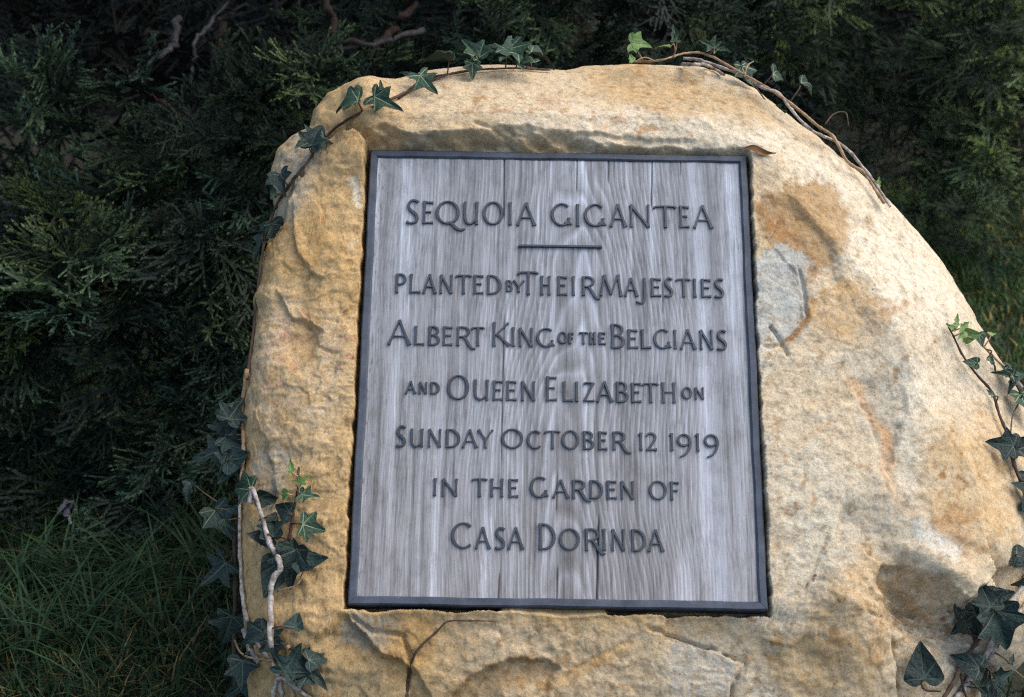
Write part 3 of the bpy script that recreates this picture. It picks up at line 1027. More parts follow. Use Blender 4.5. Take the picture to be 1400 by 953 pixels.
TH = 0.50
GL = {
    'I': [st(.5, 0, .5, 1)],
    '1': [st(.55, 0, .55, 1), st(.1, .88, .5, .97, .5, .6)],
    'L': [st(.12, 0, .12, 1), st(.12, .04, 1, .06, TH, .95)],
    'E': [st(.14, 0, .14, 1), st(.14, .96, .97, .94, TH, .9), st(.14, .53, .8, .53, TH, .8), st(.14, .04, 1, .06, TH, .95)],
    'F': [st(.14, 0, .14, 1), st(.14, .96, 1, .94, TH, .9), st(.14, .52, .82, .52, TH, .85)],
    'T': [st(.52, 0, .52, .98), [(0, .88, .8), (.1, .95, .62), (.5, .97, TH), (.9, .96, .62), (1, .90, .85)]],
    'H': [st(.12, 0, .12, 1), st(.88, 0, .88, 1), st(.12, .52, .88, .52, TH)],
    'N': [st(.1, 0, .1, .98, .8), st(.08, .98, .92, .02, 1.05), st(.92, 0, .92, 1, .75)],
    'A': [st(0.02, 0, .48, 1, .9, .62), st(.48, 1, .97, 0, .85, 1.15), st(.2, .34, .80, .34, TH)],
    'M': [st(0.02, 0, .18, .98, .8, .7), st(.17, .98, .5, .08, 1.05, .8), st(.5, .08, .83, 1, .6, .7), st(.83, 1, .97, 0, 1.0, 1.1)],
    'U': [[(.1, 1, 1), (.1, .55, .95), (.11, .32, .95), (.2, .12, .85), (.38, .03, .65), (.56, .05, .6), (.76, .17, .65), (.88, .34, .8)], st(.88, 0, .88, 1, .95)],
    'O': [arc(.5, .5, .46, .47, 0, 360, 28)],
    'C': [arc(.55, .5, .5, .47, 48, 312, 22)],
    'G': [arc(.52, .5, .48, .47, 50, 318, 22), [(.66, .12, .9), (.88, .20, .85), (1.0, .06, .6)], st(.88, .06, .88, .36, .7, .95)],
    'Q': [arc(.44, .5, .43, .47, 0, 360, 28), [(.40, .06, .5), (.58, .06, .9), (.78, -.14, 1.0), (.98, -.24, .85), (1.16, -.18, .5)]],
    'D': [st(.12, 0, .12, 1), [(.12, .97, TH), (.35, .97, .65), (.62, .90, .85), (.86, .70, 1.0), (.93, .48, 1.05), (.86, .26, 1.0), (.62, .08, .8), (.35, .03, .65), (.12, .03, TH)]],
    'P': [st(.14, 0, .14, 1), [(.14, .97, TH), (.5, .98, .65), (.82, .90, .85), (.94, .74, 1.0), (.84, .56, .85), (.56, .46, .65), (.25, .45, .5)]],
    'B': [st(.14, 0, .14, 1), [(.14, .97, TH), (.5, .97, .65), (.78, .89, .85), (.86, .76, .95), (.76, .62, .8), (.5, .54, .62), (.14, .53, TH)],
          [(.5, .535, .6), (.8, .46, .85), (.96, .28, 1.05), (.84, .11, .85), (.5, .03, .65), (.14, .03, TH)]],
    'R': [st(.10, 0, .10, 1), [(.10, .97, TH), (.36, .98, .65), (.58, .90, .85), (.66, .74, 1.0), (.58, .58, .85), (.38, .48, .65), (.16, .47, .5)],
          [(.38, .48, .7), (.56, .26, 1.0), (.70, .02, 1.05), (.84, -.13, .9), (1.02, -.15, .5)]],
    'S': [[(.92, .90, .9), (.72, .96, .7), (.45, .97, .7), (.22, .88, .85), (.15, .72, .95), (.28, .58, 1.0), (.55, .47, 1.1), (.80, .35, 1.05), (.88, .20, .95), (.74, .07, .8), (.45, .02, .65), (.18, .03, .7), (.02, .08, .95)]],
    'Y': [st(.5, 0, .5, .46), st(.02, 1, .5, .44, 1.05, .9), st(.5, .44, .98, 1, .6, .75)],
    'K': [st(.12, 0, .12, 1), st(.92, .98, .2, .45, .75, .6), st(.28, .52, 1, .02, .95, 1.15)],
    'Z': [[(.04, .90, .9), (.1, .96, .65), (.92, .96, TH)], st(.92, .96, .05, .04, 1.0), [(.05, .04, TH), (.9, .04, .65), (1, .08, .9)]],
    'J': [[(.78, 1, 1), (.78, .4, .95), (.78, -.02, .95), (.70, -.26, .85), (.45, -.38, .75), (.1, -.34, .6), (-.1, -.28, .5)]],
    '2': [[(.04, .82, .6), (.2, .95, .7), (.5, .98, .75), (.8, .88, .95), (.84, .68, 1.0), (.62, .42, .9), (.3, .16, .75), (.05, .03, .7)], st(.05, .04, 1, .05, .8, .95)],
    '9': [[(.88, .52, .5), (.60, .36, .65), (.26, .38, .85), (.08, .62, 1.0), (.2, .88, .85), (.52, .98, .65), (.84, .84, .9), (.94, .50, 1.05), (.84, .14, .95), (.58, -.14, .75), (.2, -.30, .5)]],
}

LINES = [  # (baseline at x=540, slope), then letters: char, x0, x1, cap height px, baseline shift px
    ((305.0, .0155), [('S', 553.6, 573.7, 34, 0), ('E', 576, 593.4, 32, 0), ('Q', 595.4, 632, 33, 0), ('U', 631.6, 655.7, 32, 0), ('O', 659, 688.8, 33, 0), ('I', 694.8, 700, 32, 0), ('A', 705.7, 733.4, 32, 0),
                      ('G', 752.7, 783, 32, 0), ('I', 787.8, 792.6, 31, 0), ('G', 798, 830, 32, 0), ('A', 833.6, 857.8, 32, 0), ('N', 859, 891, 32, 0), ('T', 893, 926.5, 31, 0), ('E', 928.5, 944.6, 31, 0), ('A', 948, 976, 32, 0)]),
    ((400.0, .0145), [('P', 539, 555.3, 27, 0), ('L', 558, 576, 27, 0), ('A', 577, 597, 27, 0), ('N', 599.5, 619.7, 27, 0), ('T', 621.5, 645, 27, 0), ('E', 646, 662.4, 27, 0), ('D', 664, 686.4, 27, 0),
                      ('B', 691, 701, 16, -4), ('Y', 701, 717.7, 17, -3.5), ('T', 706.5, 737, 33, 0), ('H', 738, 754, 27, 0), ('E', 761, 777, 27, 0), ('I', 782, 786.5, 27, 0), ('R', 794, 821.5, 27, 0),
                      ('M', 820, 852, 30, 0), ('A', 853.5, 873.5, 26, 0), ('J', 870, 886, 26, 0), ('E', 889, 906, 26, 0), ('S', 908, 922, 27, 0), ('T', 924, 946, 26, 0), ('I', 948.4, 953, 26, 0), ('E', 958, 974.4, 26, 0), ('S', 976.5, 992, 27, 0)]),
    ((471.0, .0155), [('A', 529, 562, 35, 0), ('L', 564.6, 581.5, 27, 0), ('B', 584, 601.5, 27, 0), ('E', 603.5, 620, 27, 0), ('R', 622, 651, 27, 0), ('T', 643, 663, 27, 0), ('K', 671, 698, 34, 0), ('I', 699, 704, 27, 0),
                      ('N', 707.7, 730, 27, 0), ('G', 733, 759.6, 27, 0), ('O', 762.4, 776.5, 17, -5), ('F', 777.5, 785.5, 16, -5), ('T', 791, 804.5, 17, -5), ('H', 805.5, 815, 17, -5), ('E', 818, 829.5, 17, -5),
                      ('B', 833.6, 855.3, 34, 0), ('E', 857, 874, 27, 0), ('L', 876, 892, 27, 0), ('G', 893.5, 919.3, 28, 0), ('I', 921, 926.5, 27, 0), ('A', 930, 953, 28, 0), ('N', 956, 977, 28, 0), ('S', 980, 996, 28, 0)]),
    ((545.0, .0155), [('A', 553.3, 569, 18, -7.5), ('N', 571.4, 584.6, 17, -7.5), ('D', 587, 601.5, 17, -7.5), ('O', 610, 641.9, 35, 0), ('U', 645.7, 670, 29, 0), ('E', 672, 688.4, 28, 0), ('E', 690.8, 707.7, 28, 0), ('N', 711, 733, 28, 0),
                      ('E', 745, 763, 35, 0), ('L', 768.4, 785, 28, 0), ('I', 786.3, 791.4, 28, 0), ('Z', 797.4, 814, 28, 0), ('A', 815.5, 839, 29, 0), ('B', 841, 860, 29, 0), ('E', 862, 878.7, 28, 0), ('T', 877.5, 902, 28, 0), ('H', 903.6, 926, 29, 0),
                      ('O', 932.6, 947, 17, -6), ('N', 949.5, 964, 17, -6)]),
    ((610.5, .0150), [('S', 540, 555.7, 30, 0), ('U', 559, 580, 26, 0), ('N', 583.4, 604, 26, 0), ('D', 607.6, 630, 26, 0), ('A', 631, 653.4, 26, 0), ('Y', 652, 675, 26, 0), ('O', 684.8, 716, 28, 0), ('C', 719.8, 742, 26, 0),
                      ('T', 743.5, 767, 26, 0), ('O', 767.5, 792.6, 27, 0), ('B', 796, 813, 26, 0), ('E', 817.5, 832, 26, 0), ('R', 836, 864, 26, 0), ('1', 873, 880, 25, 0), ('2', 882.6, 900, 25, 0), ('1', 916, 922, 25, 0),
                      ('9', 925, 947, 25, 1), ('1', 951, 958, 25, 0), ('9', 962, 984.5, 25, 1)]),
    ((677.0, .0170), [('I', 591.6, 597, 25, 0), ('N', 602, 627, 25, 0), ('T', 643.6, 667, 26, 0), ('H', 668.6, 690, 26, 0), ('E', 694, 710, 26, 0), ('G', 724, 751, 30, 0), ('A', 755, 779, 26, 0), ('R', 780.5, 809, 26, 0), ('D', 804.5, 826, 26, 0),
                      ('E', 828.7, 845, 26, 0), ('N', 847.4, 868.7, 26, 0), ('O', 887, 913, 27, 0), ('F', 916, 930.4, 26, 0)]),
    ((748.5, .0155), [('C', 615.4, 648, 37, 0), ('A', 649, 671, 31, 0), ('S', 675.5, 692, 31, 0), ('A', 693.6, 717, 31, 0), ('D', 734.3, 761, 37, 0), ('O', 763.7, 793.7, 31, 0), ('R', 798, 829, 31, 0), ('I', 824, 829, 31, 0),
                      ('N', 835, 856, 31, 0), ('D', 862, 885, 31, 0), ('A', 885.8, 909, 31, 0)]),
]


def stroke_mesh(V, F, pts, hw, z0, z1):
    """a raised stroke with chamfered shoulders along pts [(u, v, halfwidth factor)]"""
    P = np.array([(p[0], p[1]) for p in pts])
    Wd = np.array([p[2] for p in pts]) * hw
    closed = np.linalg.norm(P[0] - P[-1]) < 1e-6
    if len(P) > 3 and not closed:
        PP = np.array(catmull([(p[0], p[1], w) for p, w in zip(P, Wd)], 4))
        P, Wd = PP[:, :2], PP[:, 2]
    if closed:
        P, Wd = P[:-1], Wd[:-1]
        T = np.roll(P, -1, 0) - np.roll(P, 1, 0)
    else:
        T = np.gradient(P, axis=0)
    T /= np.linalg.norm(T, axis=1)[:, None] + 1e-12
    Nn = np.stack([-T[:, 1], T[:, 0]], 1)
    b = len(V)
    n = len(P)
    for i in range(n):
        for k, h in ((-1.0, z0), (-1.0, z0 + (z1 - z0) * .82), (-0.84, z1), (0.84, z1), (1.0, z0 + (z1 - z0) * .82), (1.0, z0)):
            q = P[i] + Nn[i] * Wd[i] * k
            V.append((q[0], q[1], h))
    m = n if closed else n - 1
    for i in range(m):
        a, c = b + i * 6, b + ((i + 1) % n) * 6
        for j in range(5):
            F.append((a + j, a + j + 1, c + j + 1, c + j))
    if not closed:
        F.append(tuple(b + j for j in reversed(range(6))))
        F.append(tuple(b + (n - 1) * 6 + j for j in range(6)))


def build_letters():
    for (b0, sl), letters in LINES:
        for ch, x0, x1, cap, dy in letters:
            yb = b0 + sl * ((x0 + x1) / 2 - 540) + dy
            u0, v0 = px_uv(x0, yb)
            u1, _ = px_uv(x1, yb)
            _, v1 = px_uv((x0 + x1) / 2, yb - cap)
            if ch in 'I1' and u1 - u0 < 0.006:
                mid = (u0 + u1) / 2
                u0, u1 = mid - 0.003, mid + 0.003
            big = (v1 - v0) / 0.026
            hw = 0.0017 * (0.62 + 0.38 * big)
            V, F = [], []
            inset = hw * 0.8 if ch not in 'I1' else 0
            for si, s_ in enumerate(GL[ch]):
                pts = [(u0 + inset + p[0] * (u1 - u0 - 2 * inset), v0 + hw * .4 + p[1] * (v1 - v0 - hw * .8), p[2]) for p in s_]
                if ch == 'O' or (ch == 'Q' and si == 0):
                    pts[-1] = pts[0]
                stroke_mesh(V, F, pts, hw, BOARD_W - 0.0012, BOARD_W + 0.0030 - 0.00018 * si)
            me = poly_mesh('letter', V, F, False)
            link('letter', me, M['letter'], plaque)
    # the short rule under the heading
    V, F = [], []
    a, b = px_uv(709, 335.5), px_uv(823, 337.0)
    stroke_mesh(V, F, [(a[0], a[1], .8), ((a[0] + b[0]) / 2, (a[1] + b[1]) / 2, .75), (b[0], b[1], .85)], 0.0019, BOARD_W - 0.0012, BOARD_W + 0.004)
    link('rule_bar', poly_mesh('rule_bar', V, F, False), M['letter'], plaque)


build_letters()

# ------------------------------------------------------------------ ivy
IVY_SHAPES = {
    # right half of the outline from base notch to tip; 'L' marks a lobe tip that carries a vein
    'broad': [(0, 0), (.10, -.10), (.26, -.15), (.46, -.06, 'L'), (.42, .10), (.40, .17), (.60, .38, 'L'), (.40, .45), (.24, .52), (.15, .74), (0, 1.0, 'L')],
    'star': [(0, 0), (.10, -.08), (.24, -.14), (.44, -.10, 'L'), (.30, .08), (.26, .16), (.56, .34, 'L'), (.30, .42), (.16, .47), (.12, .72), (0, 1.0, 'L')],
    'spade': [(0, 0), (.12, -.12), (.30, -.14), (.50, .02, 'L'), (.47, .18), (.42, .32), (.34, .46, 'L'), (.28, .58), (.18, .74), (.09, .88), (0, 1.0, 'L')],
    'slim': [(0, 0), (.08, -.06), (.18, -.08), (.34, .02, 'L'), (.24, .16), (.20, .24), (.27, .40, 'L'), (.17, .54), (.12, .68), (.07, .84), (0, 1.0, 'L')],
}


def leaf_mesh(shape, fold, curl, twist):
    half = IVY_SHAPES[shape]
    outl = [(p[0], p[1], len(p) > 2) for p in half] + [(-p[0], p[1], len(p) > 2) for p in reversed(half[1:-1])]
    ext = []
    m_ = len(outl)
    for i in range(m_):
        p0, p1, p2, p3 = (np.array(outl[(i + k) % m_][:2]) for k in (-1, 0, 1, 2))
        ext.append(outl[i])
        q = 0.5 * (p1 + p2) + 0.5 * (0.125 * (p1 - p0) + 0.125 * (p2 - p3))
        ext.append((q[0], q[1], False))
    outl = ext
    o = (0.0, 0.04)

    def z(x, y, lobe, r):
        return fold * abs(x) - curl * (y - 0.1) ** 2 * (1 if y > .1 else .5) - (0.05 if lobe else -0.02) * r * r + 0.035 * math.sin(7 * y + 5 * x + 9 * fold) + twist * x * (y - .2)

    V = [(o[0], o[1], 0)]
    n = len(outl)
    for f in (0.55, 1.0):
        for x, y, lb in outl:
            X, Y = o[0] + (x - o[0]) * f, o[1] + (y - o[1]) * f
            V.append((X, Y, z(X, Y, lb, f)))
    F, mi = [], []
    for i in range(n):
        j = (i + 1) % n
        F.append((0, 1 + i, 1 + j)); mi.append(0)
        F.append((1 + i, 1 + n + i, 1 + n + j, 1 + j)); mi.append(0)
    for i, (x, y, lb) in enumerate(outl):
        if not lb:
            continue
        pts = [np.array(V[0]), np.array(V[1 + i]), np.array(V[1 + n + i])]
        d = pts[2] - pts[0]
        d = np.array([-d[1], d[0], 0]) / (np.linalg.norm(d[:2]) + 1e-9)
        b = len(V)
        for p, hw in zip(pts, (.024, .016, .004)):
            V.append(tuple(p + d * hw + np.array([0, 0, .010])))
            V.append(tuple(p - d * hw + np.array([0, 0, .010])))
        F += [(b, b + 1, b + 3, b + 2), (b + 2, b + 3, b + 5, b + 4)]
        mi += [1, 1]
    me = poly_mesh('leaf', V, F, True)
    return me, mi


LEAF = {}
for shp in IVY_SHAPES:
    for tone in ('dark', 'mid', 'young'):
        for k, (fold, curl, twist) in enumerate(((.18, .12, .2), (.45, .25, -.3), (-.15, .35, .25), (.30, .40, .5), (.10, -.20, -.5), (.62, .10, .1))):
            me, mi = leaf_mesh(shp, fold, curl, twist)
            me.materials.append(M['ivy_' + tone])
            me.materials.append(M['vein_dark'] if tone == 'dark' else M['vein'])
            me.polygons.foreach_set('material_index', mi)
            LEAF[shp, tone, k] = me


def basis(pos, tip, nrm, size, wide=1.0):
    n = nrm / np.linalg.norm(nrm)
    y = tip - n * (tip @ n)
    y /= np.linalg.norm(y)
    x = np.cross(y, n)
    Mx = Matrix.Identity(4)
    for i in range(3):
        Mx[i][0], Mx[i][1], Mx[i][2], Mx[i][3] = x[i] * size * wide, y[i] * size, n[i] * size, pos[i]
    return Mx


def ivy(label, stems, leaves):
    """stems: [(pixel path, r0, r1, material, off)], leaves: [(x, y, size_px, tip angle deg on picture, shape, tone, bend, face)]"""
    p0, _ = near_rock(*stems[0][0][-1])
    vine = empty('ivy_vine', p0)
    tag(vine, label, 'ivy', 'ivy trailing over the boulder')
    inv = Vector(-p0)
    nodes = []
    for path, r0, r1, mat, off in stems:
        pts = []
        for x, y in path:
            p, n = near_rock(x, y, off)
            pts.append(p)
        cp = catmull(pts, 7)
        cp = [c + rng.normal(0, r0 * .10, 3) for c in cp]
        nodes += cp
        tube('stem', [c - p0 for c in cp], r0, r1, mat, vine, 7, 0.2)
    nodes = np.array(nodes)
    for (x, y, sz, ang, shp, tone, bend, face) in leaves:
        # x, y is the middle of the blade
        a = R_(ang)
        dirp = CR * math.cos(a) + CU * math.sin(a)
        p, n = near_rock(x, y, 0.012)
        d = (p - CAM) @ CF
        size = sz / F_PX * d
        tocam = CAM - p
        tocam /= np.linalg.norm(tocam)
        nn = n * (1 - face) + tocam * face + np.array([0, 0, .25]) + rng.normal(0, .24, 3)
        nn /= np.linalg.norm(nn)
        tip = dirp - nn * (dirp @ nn)
        tip /= np.linalg.norm(tip)
        base = p - tip * size * 0.42 + nn * 0.006
        o = link('leaf', LEAF[shp, tone, random.choice((bend, bend, 3, 4, 0, 5))], None, vine)
        o.matrix_local = basis(base - p0, tip, nn, size * random.uniform(.85, 1.1), random.uniform(.78, 1.12))
        k = np.argmin(np.linalg.norm(nodes - base, axis=1))
        q = nodes[k]
        if 0.008 < np.linalg.norm(q - base) < 0.12:
            mid = (q + base) / 2 + nn * 0.008
            tube('petiole', [c - p0 for c in catmull([q, mid, base], 4)], 0.0011, 0.0009, M['stem_tan'] if tone == 'young' else M['stem_brown'], vine, 5)
    return vine


ivy('dark ivy strand climbing the left shoulder of the boulder to its top',
    [([(342, 520), (352, 440), (362, 350), (378, 290), (402, 250), (428, 216), (452, 184), (486, 160), (530, 141), (572, 122), (612, 106), (655, 99), (705, 97), (752, 99)], .0023, .0015, M['stem_brown'], .004),
     ([(545, 137), (580, 112), (612, 104)], .002, .0014, M['stem_brown'], .003),
     ([(642, 100), (644, 86), (645, 78)], .0016, .0012, M['stem_tan'], .012)],
    [(360, 335, 50, -120, 'star', 'dark', 0, .5), (372, 318, 44, -60, 'broad', 'dark', 1, .5), (400, 256, 41, -70, 'broad', 'dark', 1, .5), (386, 262, 29, 110, 'slim', 'mid', 0, .3),
     (430, 207, 46, -140, 'star', 'dark', 0, .5), (442, 196, 35, 70, 'broad', 'dark', 1, .5), (487, 153, 41, 175, 'broad', 'mid', 1, .25), (532, 152, 53, -30, 'star', 'mid', 0, .6),
     (522, 142, 29, 100, 'slim', 'mid', 1, .4), (584, 129, 49, -55, 'star', 'mid', 0, .6), (594, 89, 49, 178, 'broad', 'mid', 1, .45), (643, 70, 44, 125, 'broad', 'mid', 0, .7), (644, 104, 26, -90, 'broad', 'mid', 0, .5),
     (687, 74, 57, 160, 'star', 'mid', 0, .6), (702, 82, 44, -70, 'broad', 'mid', 1, .6), (738, 94, 41, -20, 'spade', 'mid', 1, .4), (722, 88, 31, 130, 'slim', 'mid', 1, .4), (560, 118, 29, 170, 'slim', 'dark', 1, .4)])

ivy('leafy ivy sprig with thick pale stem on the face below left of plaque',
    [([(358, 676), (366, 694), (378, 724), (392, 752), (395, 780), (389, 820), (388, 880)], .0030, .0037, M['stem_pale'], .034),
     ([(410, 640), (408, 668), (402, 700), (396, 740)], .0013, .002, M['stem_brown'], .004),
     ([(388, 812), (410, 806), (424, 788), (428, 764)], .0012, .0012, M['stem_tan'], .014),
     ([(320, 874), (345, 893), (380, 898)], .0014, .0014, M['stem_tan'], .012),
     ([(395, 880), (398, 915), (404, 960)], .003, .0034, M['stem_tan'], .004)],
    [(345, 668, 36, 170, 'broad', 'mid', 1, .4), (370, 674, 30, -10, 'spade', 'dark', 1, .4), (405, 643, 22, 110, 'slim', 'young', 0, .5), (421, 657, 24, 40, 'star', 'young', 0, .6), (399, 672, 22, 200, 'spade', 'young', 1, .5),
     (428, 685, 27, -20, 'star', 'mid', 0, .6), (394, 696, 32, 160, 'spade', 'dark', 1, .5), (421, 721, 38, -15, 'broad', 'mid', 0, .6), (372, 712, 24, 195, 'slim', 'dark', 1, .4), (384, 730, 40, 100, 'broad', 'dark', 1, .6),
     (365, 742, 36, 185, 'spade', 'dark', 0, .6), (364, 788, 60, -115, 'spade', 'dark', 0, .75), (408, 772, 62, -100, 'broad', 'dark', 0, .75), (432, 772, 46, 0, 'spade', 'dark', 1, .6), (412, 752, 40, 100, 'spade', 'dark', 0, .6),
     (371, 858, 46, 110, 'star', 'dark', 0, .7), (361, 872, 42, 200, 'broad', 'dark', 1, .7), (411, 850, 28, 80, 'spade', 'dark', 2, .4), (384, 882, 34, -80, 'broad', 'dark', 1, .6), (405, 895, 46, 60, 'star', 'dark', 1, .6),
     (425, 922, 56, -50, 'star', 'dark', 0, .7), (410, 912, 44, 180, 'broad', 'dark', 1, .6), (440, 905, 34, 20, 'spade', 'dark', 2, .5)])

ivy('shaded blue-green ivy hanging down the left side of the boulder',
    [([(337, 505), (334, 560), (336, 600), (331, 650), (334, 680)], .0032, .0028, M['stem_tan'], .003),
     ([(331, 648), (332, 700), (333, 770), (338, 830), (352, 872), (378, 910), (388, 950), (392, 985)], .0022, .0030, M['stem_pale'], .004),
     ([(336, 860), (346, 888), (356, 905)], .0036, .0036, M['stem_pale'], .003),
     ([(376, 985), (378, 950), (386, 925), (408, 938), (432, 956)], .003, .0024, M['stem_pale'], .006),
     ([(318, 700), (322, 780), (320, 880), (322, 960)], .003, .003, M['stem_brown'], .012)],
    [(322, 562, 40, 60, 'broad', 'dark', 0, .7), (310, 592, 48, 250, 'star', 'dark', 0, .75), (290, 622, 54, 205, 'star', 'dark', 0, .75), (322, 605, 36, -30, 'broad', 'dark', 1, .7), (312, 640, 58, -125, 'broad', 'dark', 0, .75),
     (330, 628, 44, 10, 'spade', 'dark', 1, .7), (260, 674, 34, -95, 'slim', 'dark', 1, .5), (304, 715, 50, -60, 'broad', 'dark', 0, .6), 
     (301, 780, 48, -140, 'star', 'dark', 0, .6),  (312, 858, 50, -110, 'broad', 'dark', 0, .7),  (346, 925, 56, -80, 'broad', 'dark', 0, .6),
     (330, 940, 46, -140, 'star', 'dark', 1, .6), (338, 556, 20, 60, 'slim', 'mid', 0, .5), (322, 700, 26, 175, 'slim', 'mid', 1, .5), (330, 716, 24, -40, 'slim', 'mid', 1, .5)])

ivy('bare tan and white ivy runners arching off the right shoulder of the boulder',
    [([(868, 95), (905, 82), (935, 73), (965, 74), (1000, 92), (1035, 112), (1062, 128), (1092, 150), (1118, 172), (1140, 188), (1158, 220), (1172, 244), (1188, 268), (1200, 284)], .0014, .0026, M['stem_tan'], .012),
     ([(930, 93), (955, 96), (985, 106), (1012, 116), (1045, 121), (1064, 127), (1082, 150), (1110, 178), (1140, 208), (1168, 238), (1190, 266), (1208, 290)], .0023, .0020, M['stem_pale'], .015),
     ([(935, 93), (950, 88), (966, 95), (990, 108)], .0028, .0020, M['stem_pale'], .006),
     ([(1018, 105), (1022, 90), (1030, 84)], .0011, .0008, M['stem_tan'], .01), ([(1128, 170), (1140, 156), (1156, 154), (1160, 172)], .0011, .0009, M['stem_brown'], .01),
     ([(920, 80), (925, 62), (922, 42)], .0012, .0009, M['stem_brown'], .01)],
    [(876, 63, 30, -10, 'broad', 'young', 0, .7), (863, 84, 20, 100, 'slim', 'young', 0, .6), (922, 48, 24, 95, 'slim', 'mid', 0, .7), (967, 64, 24, 150, 'star', 'mid', 0, .7), (908, 70, 16, 170, 'slim', 'young', 1, .5),
     (990, 72, 22, -20, 'slim', 'mid', 1, .5), (1010, 114, 34, -70, 'broad', 'mid', 1, .4), (1060, 106, 24, 10, 'spade', 'mid', 1, .5), (1098, 122, 26, 0, 'spade', 'mid', 1, .4), (1072, 152, 30, -60, 'broad', 'mid', 0, .6), (1192, 258, 14, 80, 'slim', 'young', 0, .6)])

ivy('young ivy shoot with light green tip on the right flank of the boulder',
    [([(1288, 446), (1300, 468), (1310, 490), (1330, 515), (1350, 540), (1362, 575), (1372, 602), (1378, 632), (1388, 660), (1404, 690), (1420, 720)], .0012, .0030, M['stem_brown'], .008),
     ([(1322, 466), (1345, 490), (1370, 515), (1395, 545), (1420, 570)], .0014, .0028, M['stem_tan'], .012),
     ([(1372, 602), (1376, 575), (1386, 552)], .0010, .0009, M['stem_brown'], .01),
     ([(1376, 526), (1386, 540), (1392, 552)], .0030, .0030, M['stem_pale'], .014)],
    [(1288, 452, 16, 150, 'slim', 'young', 0, .6), (1294, 443, 15, 80, 'slim', 'young', 0, .6), (1300, 464, 17, -140, 'spade', 'young', 0, .6), (1306, 450, 16, 30, 'slim', 'young', 1, .6), (1318, 460, 22, 10, 'spade', 'young', 0, .6),
     (1326, 470, 20, -80, 'spade', 'mid', 1, .6), (1341, 466, 16, 20, 'slim', 'young', 0, .6), (1316, 500, 20, 175, 'spade', 'mid', 0, .6), (1344, 504, 28, -50, 'slim', 'mid', 1, .5), (1360, 518, 30, 170, 'slim', 'mid', 1, .5),
     (1384, 516, 34, 15, 'spade', 'mid', 1, .5), (1368, 530, 26, -110, 'slim', 'dark', 1, .5), (1341, 546, 14, 120, 'slim', 'mid', 0, .5), (1390, 562, 44, -80, 'broad', 'mid', 0, .5), (1357, 615, 42, 170, 'broad', 'dark', 0, .7),
     (1379, 613, 30, 25, 'spade', 'dark', 1, .6), (1388, 628, 34, -20, 'spade', 'dark', 1, .5), (1394, 682, 52, -110, 'star', 'dark', 0, .6), (1408, 700, 40, -40, 'broad', 'dark', 1, .6)])

ivy('glossy dark ivy clump over the hollow at the lower right of boulder',
    [([(1362, 845), (1345, 868), (1335, 884), (1312, 905), (1296, 928), (1282, 955), (1275, 985)], .0024, .0030, M['stem_brown'], .010),
     ([(1410, 745), (1396, 790), (1376, 838), (1350, 888), (1322, 925), (1300, 960), (1280, 1000)], .0034, .0042, M['stem_pale'], .006),
     ([(1425, 795), (1400, 828), (1372, 868), (1346, 905)], .0032, .0028, M['stem_pale'], .004),
     ([(1256, 922), (1266, 938), (1282, 950)], .0012, .0014, M['stem_brown'], .010), ([(1306, 915), (1310, 932), (1314, 950)], .0016, .0014, M['stem_brown'], .010)],
    [(1392, 764, 44, -15, 'spade', 'dark', 2, .4), (1384, 778, 30, -150, 'spade', 'dark', 1, .4), (1338, 812, 46, 110, 'broad', 'dark', 0, .7), (1356, 818, 44, 10, 'spade', 'dark', 0, .7), (1308, 846, 52, -140, 'broad', 'dark', 0, .7), (1332, 846, 60, -100, 'broad', 'dark', 0, .8),
     (1364, 858, 56, -70, 'broad', 'dark', 0, .8), (1318, 830, 34, 170, 'spade', 'dark', 1, .6), (1255, 906, 52, 95, 'spade', 'dark', 0, .75), (1314, 905, 40, 150, 'spade', 'dark', 1, .5), (1330, 925, 46, 70, 'star', 'dark', 1, .6), (1336, 944, 50, -110, 'broad', 'dark', 0, .7),
     (1364, 910, 30, 20, 'broad', 'dark', 1, .6), (1376, 892, 18, 60, 'slim', 'dark', 1, .5)])

# ------------------------------------------------------------------ small things on the stone and in the grass
def dry_leaf():
    p, n = rock_hit(1038, 208, 0.003)
    V, F = [], []
    N = 10
    for i in range(N + 1):
        t = i / N
        hw = 0.0045 * math.sin(math.pi * min(1, t * 1.15)) ** .7 + 0.0004 if t < .85 else 0.0008
        x = (t - .5) * 0.042
        for k in (-1, 0, 1):
            V.append((x, k * hw + .0015 * math.sin(6 * t), 0.003 * abs(k) + 0.002 * math.sin(8 * t)))
    for i in range(N):
        for k in (0, 1):
            F.append((i * 3 + k, (i + 1) * 3 + k, (i + 1) * 3 + k + 1, i * 3 + k + 1))
    m = mat_simple('dry_leaf_brown', (0.10, 0.05, 0.02), (0.22, 0.11, 0.04), 60, .8, .2, .4, .001)
    o = link('dry_leaf', poly_mesh('dry_leaf', V, F), m)
    x = CR * math.cos(R_(-8)) + CU * math.sin(R_(-8))
    x = x - n * (x @ n)
    x /= np.linalg.norm(x)
    y = np.cross(n, x)
    o.matrix_world = Matrix([[x[i], y[i], n[i], p[i]] for i in range(3)] + [[0, 0, 0, 1]])
    tag(o, 'curled brown dead leaf on the rock at the plaque top right corner', 'leaf')


dry_leaf()


def dry_twig():
    pts = [near_rock(x, y, .003)[0] for x, y in ((556, 962), (560, 930), (566, 898), (580, 878), (598, 862), (612, 848), (640, 847), (676, 848))]
    b = pts[0]
    root = empty('dry_twig', b)
    tag(root, 'thin dark forked twig lying on the stone under the plaque', 'twig')
    tube('stem', [p - b for p in catmull(pts, 6)], .0020, .0006, M['stem_brown'], root, 6, .15)
    q = [near_rock(x, y, .003)[0] for x, y in ((566, 898), (563, 888), (559, 880))]
    tube('side_shoot', [p - b for p in catmull(q, 4)], .0012, .0005, M['stem_brown'], root, 5)


dry_twig()


